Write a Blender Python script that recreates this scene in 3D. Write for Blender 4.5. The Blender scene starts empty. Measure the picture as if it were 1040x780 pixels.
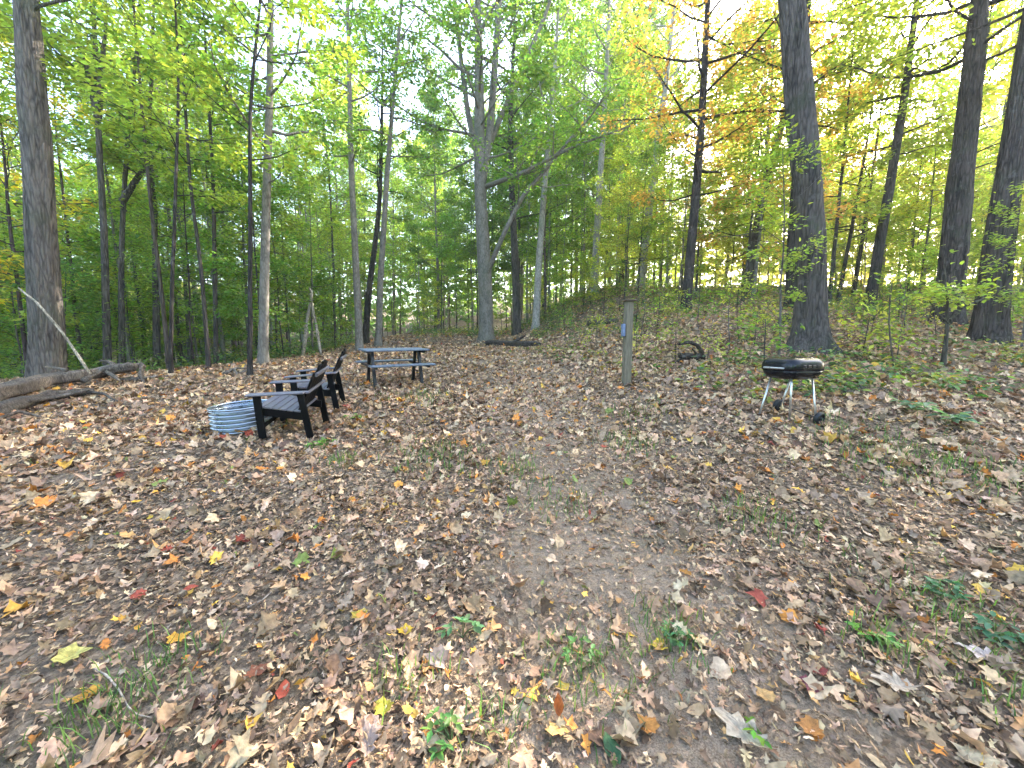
import bpy, bmesh, math, random
import numpy as np
from mathutils import Vector, Matrix

R = math.radians
random.seed(7)
C = bpy.context.scene.collection
scene = bpy.context.scene

# ------------------------------------------------------------------ camera geometry
FPX, PITCH, CAMZ = 390.0, R(6.0), 1.6
sP, cP = math.sin(PITCH), math.cos(PITCH)

def smooth(a, b, v):
    t = np.clip((v - a) / (b - a), 0, 1)
    return t * t * (3 - 2 * t)

def softplus(v, k=1.5):
    v = np.asarray(v, float)
    return np.where(v * k > 30, v, np.log1p(np.exp(np.minimum(v * k, 30))) / k)

def terrain(x, y):
    """height of the clearing, the hill on the right and the ravine on the left"""
    x = np.asarray(x, float); y = np.asarray(y, float)
    yy = y - softplus(y - 29.0, .5) + .12 * softplus(y - 60, .2) * 0
    z = .0875 * np.maximum(yy, -30)
    hy = softplus(y - 2.3, 1.2)
    hy = hy - softplus(y - 26, .5) * (1.12)
    z = z + .137 * hy * smooth(-1.0, 6.5, x)
    xe = -12.5 + 5.0 * smooth(8, 14, y)
    z = z - .20 * softplus(xe - x, 1.2) + .34 * softplus(xe - x - 20, .3) - .14 * softplus(xe - x - 90, .2)
    z = z + .16 * softplus(y - 46, .25) * smooth(14, -6, x - .25 * y) - .16 * softplus(y - 130, .2) * smooth(14, -6, x - .25 * y)
    z = z + .16 * smooth(12, 22, y) * smooth(0, 6, x) * np.sin(x * .75 + .6 * np.sin(y * .5)) * np.sin(y * .45 + 1)
    z = z + .05 * np.sin(x * .9 + 1.3) * np.sin(y * .7 + .4) * smooth(2, 7, np.hypot(x, y)) \
          + .022 * np.sin(x * 2.3 + y * 1.1) * np.sin(y * 2.9 - x * .6)
    return z

def tz(x, y):
    return float(terrain(x, y))

def ray(px, py):
    cx, cy = (px - 520) / FPX, (390 - py) / FPX
    return cx, cP + cy * sP, -sP + cy * cP

def at_depth(px, py, d):
    a, b, c = ray(px, py)
    t = d / b
    return Vector((a * t, d, CAMZ + c * t))

def ground_at(px, py):
    a, b, c = ray(px, py)
    t = np.arange(.5, 120, .01)
    h = CAMZ + c * t - terrain(a * t, b * t)
    i = int(np.argmax(h < 0)) if (h < 0).any() else len(t) - 1
    return Vector((a * t[i], b * t[i], tz(a * t[i], b * t[i])))

# ------------------------------------------------------------------ object helpers
def tag(o, label=None, cat=None, group=None, kind=None):
    if label: o['label'] = label
    if cat: o['category'] = cat
    if group: o['group'] = group
    if kind: o['kind'] = kind
    return o

def empty(name, loc, rz=0.0):
    o = bpy.data.objects.new(name, None)
    C.objects.link(o)
    o.location = loc
    o.rotation_euler = (0, 0, rz)
    o.empty_display_size = .1
    return o

def link(name, me, parent=None, loc=None):
    o = bpy.data.objects.new(name, me)
    C.objects.link(o)
    if parent: o.parent = parent
    if loc is not None: o.location = loc
    return o

def np_mesh(name, verts, faces, k, mat, smooth_=False, cols=None):
    """verts (n,3), faces (m,k) constant face size, cols (m,3) per face"""
    verts = np.asarray(verts, np.float32); faces = np.asarray(faces, np.int32)
    me = bpy.data.meshes.new(name)
    me.vertices.add(len(verts)); me.vertices.foreach_set('co', verts.ravel())
    me.loops.add(faces.size); me.loops.foreach_set('vertex_index', faces.ravel())
    me.polygons.add(len(faces))
    me.polygons.foreach_set('loop_start', np.arange(0, faces.size, k, dtype=np.int32))
    if smooth_:
        me.polygons.foreach_set('use_smooth', np.ones(len(faces), bool))
    me.update(calc_edges=True)
    if cols is not None:
        at = me.attributes.new('tint', 'FLOAT_COLOR', 'FACE')
        c4 = np.ones((len(faces), 4), np.float32); c4[:, :3] = cols
        at.data.foreach_set('color', c4.ravel())
    me.materials.append(mat)
    return me

class Tubes:
    """collects bent tapered tubes as quads"""
    def __init__(s): s.v, s.f, s.n = [], [], 0
    def add(s, pts, rad, sides=8, bark=None, cap=True):
        P = np.array([tuple(p) for p in pts], float); n = len(P)
        T = np.gradient(P, axis=0); T /= np.linalg.norm(T, axis=1)[:, None] + 1e-9
        a = np.array([1., 0, 0]) if abs(T[0][0]) < .8 else np.array([0, 1., 0])
        u = np.cross(T[0], a); u /= np.linalg.norm(u)
        ang = np.linspace(0, 2 * np.pi, sides, endpoint=False)
        ca, sa = np.cos(ang)[:, None], np.sin(ang)[:, None]
        rows = []
        for i in range(n):
            u = u - T[i] * np.dot(u, T[i]); u /= np.linalg.norm(u) + 1e-9
            w = np.cross(T[i], u)
            r = rad[i]
            rr = np.full((sides, 1), r) if bark is None else r * bark(i, ang)[:, None]
            rows.append(P[i] + rr * (ca * u + sa * w))
        s.v.append(np.concatenate(rows))
        i = np.arange(n - 1)[:, None]; j = np.arange(sides)[None, :]; j2 = (j + 1) % sides
        q = np.stack([i * sides + j, i * sides + j2, (i + 1) * sides + j2, (i + 1) * sides + j], -1).reshape(-1, 4)
        s.f.append(q + s.n)
        s.n += n * sides
        if cap:
            for row, p in ((0, P[0]), (n - 1, P[-1])):
                s.v.append(p[None, :])
                a0 = s.n - n * sides if row == 0 else s.n - sides
                c = s.n if row == 0 else s.n
                idx = a0 + np.arange(sides); nx = a0 + (np.arange(sides) + 1) % sides
                if row == 0:
                    base = s.n - n * sides
                    idx, nx = base + np.arange(sides), base + (np.arange(sides) + 1) % sides
                    s.f.append(np.stack([nx, idx, np.full(sides, s.n), np.full(sides, s.n)], -1)); s.n += 1
                else:
                    base = s.n - 1 - sides
                    idx, nx = base + np.arange(sides), base + (np.arange(sides) + 1) % sides
                    s.f.append(np.stack([idx, nx, np.full(sides, s.n), np.full(sides, s.n)], -1)); s.n += 1
    def mesh(s, name, mat, smooth_=True):
        V = np.concatenate(s.v); F = np.concatenate(s.f)
        tri = F[:, 2] == F[:, 3]
        me = bpy.data.meshes.new(name)
        me.vertices.add(len(V)); me.vertices.foreach_set('co', V.astype(np.float32).ravel())
        Q, T3 = F[~tri], F[tri][:, :3]
        me.loops.add(Q.size + T3.size)
        me.loops.foreach_set('vertex_index', np.concatenate([Q.ravel(), T3.ravel()]).astype(np.int32))
        me.polygons.add(len(Q) + len(T3))
        ls = np.concatenate([np.arange(len(Q)) * 4, Q.size + np.arange(len(T3)) * 3]).astype(np.int32)
        me.polygons.foreach_set('loop_start', ls)
        if smooth_: me.polygons.foreach_set('use_smooth', np.ones(len(ls), bool))
        me.update(calc_edges=True)
        me.materials.append(mat)
        return me

class Box:
    """collects bevelled boxes, as boards in any direction"""
    def __init__(s): s.bm = bmesh.new()
    def box(s, c, size, rot=None, bev=.004):
        t = bmesh.new()
        bmesh.ops.create_cube(t, size=1.0)
        for v in t.verts: v.co = Vector((v.co.x * size[0], v.co.y * size[1], v.co.z * size[2]))
        if bev: bmesh.ops.bevel(t, geom=t.edges[:], offset=bev, segments=1, affect='EDGES')
        M = Matrix.Translation(c) @ (rot.to_4x4() if rot else Matrix())
        bmesh.ops.transform(t, matrix=M, verts=t.verts)
        me = bpy.data.meshes.new('tmp'); t.to_mesh(me); t.free()
        s.bm.from_mesh(me); bpy.data.meshes.remove(me)
    def bar(s, a, b, w, h, side=(0, 1, 0), bev=.004):
        """board from a to b: w along side, h across"""
        a, b = Vector(a), Vector(b); d = b - a
        z = d.normalized(); y = Vector(side); y = (y - z * y.dot(z)).normalized(); x = y.cross(z)
        rot = Matrix((x, y, z)).transposed()
        s.box((a + b) / 2, (h, w, d.length), rot, bev)
    def build(s, name, mat, parent=None):
        me = bpy.data.meshes.new(name); s.bm.to_mesh(me); s.bm.free()
        me.materials.append(mat)
        return link(name, me, parent)

def lathe_mesh(name, prof, mat, sides=48, squash=None, close=False):
    n = len(prof); ang = np.linspace(0, 2 * np.pi, sides, endpoint=False)
    V = []
    for r, z in prof:
        k = np.ones(sides) if squash is None else squash(ang)
        V.append(np.stack([r * k * np.cos(ang), r * k * np.sin(ang), np.full(sides, z)], -1))
    V = np.concatenate(V)
    i = np.arange(n - 1)[:, None]; j = np.arange(sides)[None, :]; j2 = (j + 1) % sides
    q = np.stack([i * sides + j, i * sides + j2, (i + 1) * sides + j2, (i + 1) * sides + j], -1).reshape(-1, 4)
    return np_mesh(name, V, q, 4, mat, True)

# ------------------------------------------------------------------ materials
def mat(name):
    m = bpy.data.materials.new(name); m.use_nodes = True
    nt = m.node_tree; nt.nodes.clear()
    out = nt.nodes.new('ShaderNodeOutputMaterial')
    return m, nt, out

def N(nt, t, **kw):
    n = nt.nodes.new('ShaderNode' + t)
    for k, v in kw.items():
        if k in n.inputs.keys(): n.inputs[k].default_value = v
        else: setattr(n, k, v)
    return n

def ramp(nt, stops, interp='LINEAR'):
    n = nt.nodes.new('ShaderNodeValToRGB'); cr = n.color_ramp; cr.interpolation = interp
    while len(cr.elements) < len(stops): cr.elements.new(.5)
    for e, (p, c) in zip(cr.elements, stops):
        e.position = p; e.color = (*c, 1)
    return n

def mixrgb(nt, a, b, fac, mode='MIX'):
    n = nt.nodes.new('ShaderNodeMix'); n.data_type = 'RGBA'; n.blend_type = mode
    L = nt.links
    for s, v in (('A', a), ('B', b)):
        i = [q for q in n.inputs if q.name == s and q.type == 'RGBA'][0]
        if isinstance(v, tuple): i.default_value = (*v, 1)
        else: L.new(v, i)
    i = n.inputs[0]
    if isinstance(fac, (int, float)): i.default_value = fac
    else: L.new(fac, i)
    return [q for q in n.outputs if q.type == 'RGBA'][0]

def make_bark(name, dark, light, moss, zscale=.16, scale=9, bump=.6, dist=.03):
    m, nt, out = mat(name); L = nt.links
    tc = N(nt, 'TexCoord'); mp = N(nt, 'Mapping'); mp.inputs['Scale'].default_value = (1, 1, zscale)
    L.new(tc.outputs['Object'], mp.inputs['Vector'])
    n1 = N(nt, 'TexNoise', Scale=scale, Detail=6.0, Roughness=.65, Distortion=.4); L.new(mp.outputs[0], n1.inputs['Vector'])
    vo = N(nt, 'TexVoronoi', Scale=scale * 2.2); vo.feature = 'DISTANCE_TO_EDGE'; L.new(mp.outputs[0], vo.inputs['Vector'])
    n2 = N(nt, 'TexNoise', Scale=1.6, Detail=4.0); L.new(tc.outputs['Object'], n2.inputs['Vector'])
    mul = N(nt, 'Math', operation='MULTIPLY_ADD'); mul.inputs[1].default_value = .9
    L.new(vo.outputs['Distance'], mul.inputs[0]); L.new(n1.outputs['Fac'], mul.inputs[2])
    r = ramp(nt, [(.36, dark), (.74, light)]); L.new(mul.outputs[0], r.inputs[0])
    r2 = ramp(nt, [(.52, (0, 0, 0)), (.72, (1, 1, 1))]); L.new(n2.outputs['Fac'], r2.inputs[0])
    half = N(nt, 'Math', operation='MULTIPLY'); half.inputs[1].default_value = .55; L.new(r2.outputs[0], half.inputs[0])
    c = mixrgb(nt, r.outputs[0], moss, half.outputs[0])
    oi = N(nt, 'ObjectInfo')
    c = mixrgb(nt, c, oi.outputs['Color'], 1.0, 'MULTIPLY')
    # crusty pale lichen and green moss in patches of their own
    n3 = N(nt, 'TexNoise', Scale=4.5, Detail=8.0, Roughness=.7); L.new(tc.outputs['Object'], n3.inputs['Vector'])
    r3 = ramp(nt, [(.57, (0, 0, 0)), (.66, (.5, .5, .5))]); L.new(n3.outputs['Fac'], r3.inputs[0])
    c = mixrgb(nt, c, tuple(.75 * v + .03 for v in light), r3.outputs[0])
    mp4 = N(nt, 'Mapping'); mp4.inputs['Location'].default_value = (9, 4, 2); L.new(tc.outputs['Object'], mp4.inputs[0])
    n4 = N(nt, 'TexNoise', Scale=2.6, Detail=8.0, Roughness=.72); L.new(mp4.outputs[0], n4.inputs['Vector'])
    r4 = ramp(nt, [(.55, (0, 0, 0)), (.68, (.6, .6, .6))]); L.new(n4.outputs['Fac'], r4.inputs[0])
    c = mixrgb(nt, c, tuple(v * .75 for v in moss), r4.outputs[0])
    bs = N(nt, 'BsdfPrincipled', Roughness=.9); L.new(c, bs.inputs['Base Color'])
    bs.inputs['Specular IOR Level'].default_value = .2
    bp = N(nt, 'Bump', Strength=bump, Distance=dist); L.new(mul.outputs[0], bp.inputs['Height']); L.new(bp.outputs[0], bs.inputs['Normal'])
    L.new(bs.outputs[0], out.inputs[0])
    return m

def make_leaf(name, from_attr=False, trans=.5):
    m, nt, out = mat(name); L = nt.links
    geo = N(nt, 'NewGeometry')
    if from_attr:
        at = N(nt, 'Attribute', attribute_name='tint'); col = at.outputs['Color']
    else:
        oi = N(nt, 'ObjectInfo'); col = oi.outputs['Color']
    hs = N(nt, 'HueSaturation')
    mr = N(nt, 'MapRange'); mr.inputs['To Min'].default_value = .462; mr.inputs['To Max'].default_value = .532
    L.new(geo.outputs['Random Per Island'], mr.inputs['Value']); L.new(mr.outputs[0], hs.inputs['Hue'])
    m2 = N(nt, 'Math', operation='MULTIPLY'); m2.inputs[1].default_value = 7.31
    L.new(geo.outputs['Random Per Island'], m2.inputs[0])
    fr = N(nt, 'Math', operation='FRACT'); L.new(m2.outputs[0], fr.inputs[0])
    mv = N(nt, 'MapRange'); mv.inputs['To Min'].default_value = .6; mv.inputs['To Max'].default_value = 1.45
    L.new(fr.outputs[0], mv.inputs['Value']); L.new(mv.outputs[0], hs.inputs['Value'])
    L.new(col, hs.inputs['Color'])
    c = hs.outputs[0]
    bs = N(nt, 'BsdfPrincipled', Roughness=.5); L.new(c, bs.inputs['Base Color'])
    bs.inputs['Specular IOR Level'].default_value = .35
    tcol = mixrgb(nt, c, (1.95, 2.0, 1.05), 1.0, 'MULTIPLY')
    tr = N(nt, 'BsdfTranslucent'); L.new(tcol, tr.inputs['Color'])
    mx = N(nt, 'MixShader'); mx.inputs[0].default_value = trans
    L.new(bs.outputs[0], mx.inputs[1]); L.new(tr.outputs[0], mx.inputs[2])
    L.new(mx.outputs[0], out.inputs[0])
    return m

def make_litter(name):
    """dry leaves on the ground: colour of each leaf, mottled, with veins as bump"""
    m, nt, out = mat(name); L = nt.links
    at = N(nt, 'Attribute', attribute_name='tint')
    tc = N(nt, 'TexCoord')
    n1 = N(nt, 'TexNoise', Scale=38.0, Detail=4.0); L.new(tc.outputs['Object'], n1.inputs['Vector'])
    r = ramp(nt, [(.3, (.62, .58, .54)), (.7, (1.2, 1.17, 1.12))]); L.new(n1.outputs['Fac'], r.inputs[0])
    c = mixrgb(nt, at.outputs['Color'], r.outputs[0], 1.0, 'MULTIPLY')
    bs = N(nt, 'BsdfPrincipled', Roughness=.75); L.new(c, bs.inputs['Base Color'])
    bs.inputs['Specular IOR Level'].default_value = .3
    bp = N(nt, 'Bump', Strength=.5, Distance=.01); L.new(n1.outputs['Fac'], bp.inputs['Height']); L.new(bp.outputs[0], bs.inputs['Normal'])
    tr = N(nt, 'BsdfTranslucent'); L.new(c, tr.inputs['Color'])
    mx = N(nt, 'MixShader'); mx.inputs[0].default_value = .12
    L.new(bs.outputs[0], mx.inputs[1]); L.new(tr.outputs[0], mx.inputs[2]); L.new(mx.outputs[0], out.inputs[0])
    return m

def make_ground(name):
    m, nt, out = mat(name); L = nt.links
    tc = N(nt, 'TexCoord'); v = tc.outputs['Object']
    nA = N(nt, 'TexNoise', Scale=5.0, Detail=3.0, Distortion=1.0); L.new(v, nA.inputs['Vector'])
    wv = mixrgb(nt, v, nA.outputs['Color'], .05)
    v1 = N(nt, 'TexVoronoi', Scale=26.0, Randomness=1.0); L.new(wv, v1.inputs['Vector'])
    v2 = N(nt, 'TexVoronoi', Scale=60.0, Randomness=1.0); L.new(wv, v2.inputs['Vector'])
    sx = N(nt, 'SeparateColor'); L.new(v1.outputs['Color'], sx.inputs[0])
    sx2 = N(nt, 'SeparateColor'); L.new(v2.outputs['Color'], sx2.inputs[0])
    stops = [(0, (.028, .021, .015)), (.35, (.075, .055, .039)), (.6, (.16, .12, .085)), (.82, (.28, .21, .15)), (1, (.42, .335, .245))]  # humus tones, darkened to deepen the weak shade between leaves
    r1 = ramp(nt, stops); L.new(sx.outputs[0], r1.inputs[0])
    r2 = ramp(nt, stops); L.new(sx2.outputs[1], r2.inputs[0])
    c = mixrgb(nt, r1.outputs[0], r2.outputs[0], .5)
    # bare earth patches
    n2 = N(nt, 'TexNoise', Scale=.55, Detail=5.0, Roughness=.6); L.new(v, n2.inputs['Vector'])
    n3 = N(nt, 'TexNoise', Scale=90.0, Detail=4.0, Roughness=.7); L.new(v, n3.inputs['Vector'])
    re = ramp(nt, [(.3, (.12, .088, .062)), (.7, (.38, .29, .21))]); L.new(n3.outputs['Fac'], re.inputs[0])
    rp = ramp(nt, [(.44, (0, 0, 0)), (.6, (1, 1, 1))]); L.new(n2.outputs['Fac'], rp.inputs[0])
    mm = N(nt, 'Math', operation='MULTIPLY'); mm.inputs[1].default_value = .4; L.new(rp.outputs[0], mm.inputs[0])
    c = mixrgb(nt, c, (1.18, 1.1, 1.0), 1.0, 'MULTIPLY')
    c = mixrgb(nt, c, re.outputs[0], mm.outputs[0])
    pa = N(nt, 'Attribute', attribute_name='track')
    n5 = N(nt, 'TexNoise', Scale=140.0, Detail=3.0, Roughness=.8); L.new(v, n5.inputs['Vector'])
    rt = ramp(nt, [(.35, (.18, .128, .086)), (.5, (.37, .272, .185)), (.68, (.52, .40, .285))]); L.new(n5.outputs['Fac'], rt.inputs[0])
    pm = N(nt, 'Math', operation='MULTIPLY'); L.new(pa.outputs['Fac'], pm.inputs[0]); L.new(n2.outputs['Fac'], pm.inputs[1])
    pr = N(nt, 'MapRange'); pr.inputs['From Min'].default_value = .2; pr.inputs['From Max'].default_value = .5; pr.inputs['To Max'].default_value = .75
    L.new(pm.outputs[0], pr.inputs['Value'])
    c = mixrgb(nt, c, rt.outputs[0], pr.outputs[0])
    # thin green film of moss and grass here and there
    n4 = N(nt, 'TexNoise', Scale=.9, Detail=6.0, Roughness=.7); mp = N(nt, 'Mapping'); mp.inputs['Location'].default_value = (31, 7, 0)
    L.new(v, mp.inputs[0]); L.new(mp.outputs[0], n4.inputs['Vector'])
    rg = ramp(nt, [(.56, (0, 0, 0)), (.72, (.45, .45, .45))]); L.new(n4.outputs['Fac'], rg.inputs[0])
    c = mixrgb(nt, c, (.085, .105, .04), rg.outputs[0])
    bs = N(nt, 'BsdfPrincipled', Roughness=.95); L.new(c, bs.inputs['Base Color'])
    bs.inputs['Specular IOR Level'].default_value = .15
    ad = N(nt, 'Math', operation='ADD'); L.new(v1.outputs['Distance'], ad.inputs[0]); L.new(n3.outputs['Fac'], ad.inputs[1])
    bp = N(nt, 'Bump', Strength=.9, Distance=.03); L.new(ad.outputs[0], bp.inputs['Height']); L.new(bp.outputs[0], bs.inputs['Normal'])
    L.new(bs.outputs[0], out.inputs[0])
    return m

def make_plain(name, col, rough=.6, metal=0.0, var=.25, nscale=20.0, bump=.15, stretch=(1, 1, 1), spec=.5):
    m, nt, out = mat(name); L = nt.links
    tc = N(nt, 'TexCoord'); mp = N(nt, 'Mapping'); mp.inputs['Scale'].default_value = stretch; L.new(tc.outputs['Object'], mp.inputs[0])
    n = N(nt, 'TexNoise', Scale=nscale, Detail=6.0, Roughness=.65); L.new(mp.outputs[0], n.inputs['Vector'])
    r = ramp(nt, [(.3, tuple(c * (1 - var) for c in col)), (.7, tuple(min(1, c * (1 + var)) for c in col))]); L.new(n.outputs['Fac'], r.inputs[0])
    bs = N(nt, 'BsdfPrincipled', Roughness=rough, Metallic=metal); L.new(r.outputs[0], bs.inputs['Base Color'])
    bs.inputs['Specular IOR Level'].default_value = spec
    rr = N(nt, 'MapRange'); rr.inputs['To Min'].default_value = max(.05, rough - .12); rr.inputs['To Max'].default_value = min(1, rough + .15)
    L.new(n.outputs['Fac'], rr.inputs['Value']); L.new(rr.outputs[0], bs.inputs['Roughness'])
    if bump:
        bp = N(nt, 'Bump', Strength=bump, Distance=.01); L.new(n.outputs['Fac'], bp.inputs['Height']); L.new(bp.outputs[0], bs.inputs['Normal'])
    L.new(bs.outputs[0], out.inputs[0])
    return m

BARK = make_bark('furrowed_bark', (.035, .03, .027), (.20, .175, .155), (.10, .115, .07), .14, 9, 1.0, .07)
SMOOTHBARK = make_bark('smooth_bark', (.10, .09, .078), (.24, .22, .195), (.13, .14, .10), .35, 7, .35, .015)
DEADWOOD = make_bark('dead_wood', (.06, .05, .042), (.30, .265, .23), (.10, .085, .07), .3, 12, .7, .02)
LEAF = make_leaf('tree_leaf')
LEAFATTR = make_leaf('low_plant_leaf', True, .4)
LITTER = make_litter('dry_leaf')
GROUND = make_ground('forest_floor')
BLACKPLASTIC = make_plain('black_plastic_lumber', (.004, .004, .0042), .55, 0, .3, 40, .1, spec=.16)
SHEENGREY = make_plain('black_plastic_sheen_grey', (.15, .14, .155), .42, 0, .3, 30, .1)  # black plastic with the sky's sheen on its tops painted in as grey
SHEENMETAL = make_plain('dark_metal_blue_sheen', (.14, .17, .21), .38, .2, .25, 25, .08)  # dark table metal, its blue-grey sheen put into the colour
BLACKMETAL = make_plain('black_steel', (.005, .005, .006), .45, 0, .3, 30, .08)
GALV = make_plain('galvanised_steel', (.44, .49, .54), .27, .9, .2, 3, .02)
ENAMEL = make_plain('black_enamel', (.008, .008, .010), .16, 0, .2, 10, .02, spec=.3)
CHROME = make_plain('bare_steel', (.6, .6, .6), .3, .85, .15, 30, .04)
POSTWOOD = make_plain('weathered_post', (.17, .145, .10), .85, 0, .4, 9, .5, (6, 6, .6), spec=.2)
BROWNBOARD = make_plain('brown_cap_board', (.12, .085, .055), .8, 0, .35, 12, .3, (2, 8, 2), spec=.2)
BLUEBOX = make_plain('blue_grey_box', (.16, .2, .30), .5, 0, .2, 20, .05)
TYRE = make_plain('black_wheel_plastic', (.014, .014, .014), .6, 0, .3, 30, .1)
CHAR = make_plain('charred_wood', (.02, .017, .015), .85, 0, .5, 18, .6, spec=.2)

# ------------------------------------------------------------------ ground
def axis(lo, hi, n, k):
    t = np.linspace(-1, 1, n)
    s = np.sinh(t * k) / np.sinh(k)
    return np.where(s < 0, -s * lo, s * hi)

gx = axis(-260, 260, 300, 4.6); gy = axis(-120, 330, 320, 4.6) + 4
GX, GY = np.meshgrid(gx, gy)
V = np.stack([GX, GY, terrain(GX, GY)], -1).reshape(-1, 3)
nx, ny = len(gx), len(gy)
i = np.arange(ny - 1)[:, None]; j = np.arange(nx - 1)[None, :]
Q = np.stack([i * nx + j, i * nx + j + 1, (i + 1) * nx + j + 1, (i + 1) * nx + j], -1).reshape(-1, 4)
def track(x, y):   # worn path up the middle, with fewer whole leaves
    return np.exp(-((x - .75 + .02 * y + .006 * y * y) / (.85 + .075 * y)) ** 2) * smooth(22, 11, y) * (y > -5)
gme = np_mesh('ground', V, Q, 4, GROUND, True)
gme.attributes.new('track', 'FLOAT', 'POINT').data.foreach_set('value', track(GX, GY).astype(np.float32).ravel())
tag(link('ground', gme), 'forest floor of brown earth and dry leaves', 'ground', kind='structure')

# ------------------------------------------------------------------ leaf litter
def outline(kind):
    if kind == 'maple':
        p = [(0, -.05), (.13, .07), (.34, .03), (.34, .2), (.49, .40), (.34, .46), (.27, .66), (.15, .62), (0, .92)]
    elif kind == 'oak':
        p = [(0, -.1), (.05, .1), (.2, .14), (.1, .26), (.3, .38), (.13, .46), (.32, .64), (.14, .7), (.17, .88), (0, 1)]
    elif kind == 'oval':
        p = [(0, 0), (.16, .2), (.24, .45), (.17, .75), (0, 1)]
    elif kind == 'shard':
        p = [(0, 0), (.13, .1), (.09, .35), (.17, .62), (.05, 1.05), (0, .9)]
    else:
        p = [(0, .05), (.28, -.05), (.2, .3), (.42, .5), (.14, .62), (.08, .95), (0, .75)]
    left = [(-x * (1 if kind not in ('bit', 'shard') else .55), y * (1 if kind not in ('bit', 'shard') else .8) + (0 if kind != 'bit' else .06)) for x, y in p[1:-1]][::-1]
    pts = np.array(p + left)
    pts[:, 1] -= .45
    return pts

SHAPES = {}
for kname in ('maple', 'oak', 'oval', 'shard', 'bit'):
    o = outline(kname); n = len(o)
    verts = np.concatenate([[[0, 0.0]], o])
    f = np.array([[0, 1 + a, 1 + (a + 1) % n] for a in range(n)])
    SHAPES[kname] = (verts, f)

PAL = np.array([(.36, .275, .20), (.28, .215, .16), (.20, .145, .105), (.43, .35, .27), (.24, .20, .17), (.12, .085, .062),
                (.50, .42, .33), (.46, .21, .055), (.52, .36, .08), (.21, .055, .04), (.40, .26, .13), (.14, .20, .06)])
PW_ = np.array([.2, .2, .16, .1, .13, .08, .035, .024, .02, .008, .035, .008]); PW_ /= PW_.sum()

def leaves_on_ground(rng, x, y, size, kind, cols, lift=.018, tilt=.38, curl=.48):
    verts, f = SHAPES[kind]; n = len(x); k = len(verts)
    yaw = rng.uniform(0, 2 * np.pi, n)
    vx = verts[None, :, 0] + rng.normal(0, .035, (n, k)); vy = verts[None, :, 1] + rng.normal(0, .035, (n, k))
    c1 = rng.normal(0, curl, n)[:, None]; c2 = rng.normal(0, curl, n)[:, None]
    z = np.abs(c1) * vx ** 2 * 2.4 + c2 * vy ** 2 * 1.1 + rng.normal(0, .05, (n, k))
    X = vx * size[:, None] * rng.uniform(.75, 1.15, n)[:, None]
    Y = vy * size[:, None]; Z = z * size[:, None]
    a = rng.normal(0, tilt, n)[:, None]; b = rng.normal(0, tilt, n)[:, None]
    Y, Z = Y * np.cos(a) - Z * np.sin(a), Y * np.sin(a) + Z * np.cos(a)
    X, Z = X * np.cos(b) - Z * np.sin(b), X * np.sin(b) + Z * np.cos(b)
    cy, sy = np.cos(yaw)[:, None], np.sin(yaw)[:, None]
    X, Y = X * cy - Y * sy, X * sy + Y * cy
    Z = Z - Z.min(1, keepdims=True) * .8
    gx_, gy_ = x[:, None] + X, y[:, None] + Y
    P = np.stack([gx_, gy_, terrain(gx_, gy_) + Z + rng.uniform(0, lift, n)[:, None]], -1).reshape(-1, 3)
    F = (f[None] + (np.arange(n) * k)[:, None, None]).reshape(-1, 3)
    return P, F, np.repeat(cols, len(f), 0)

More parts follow.
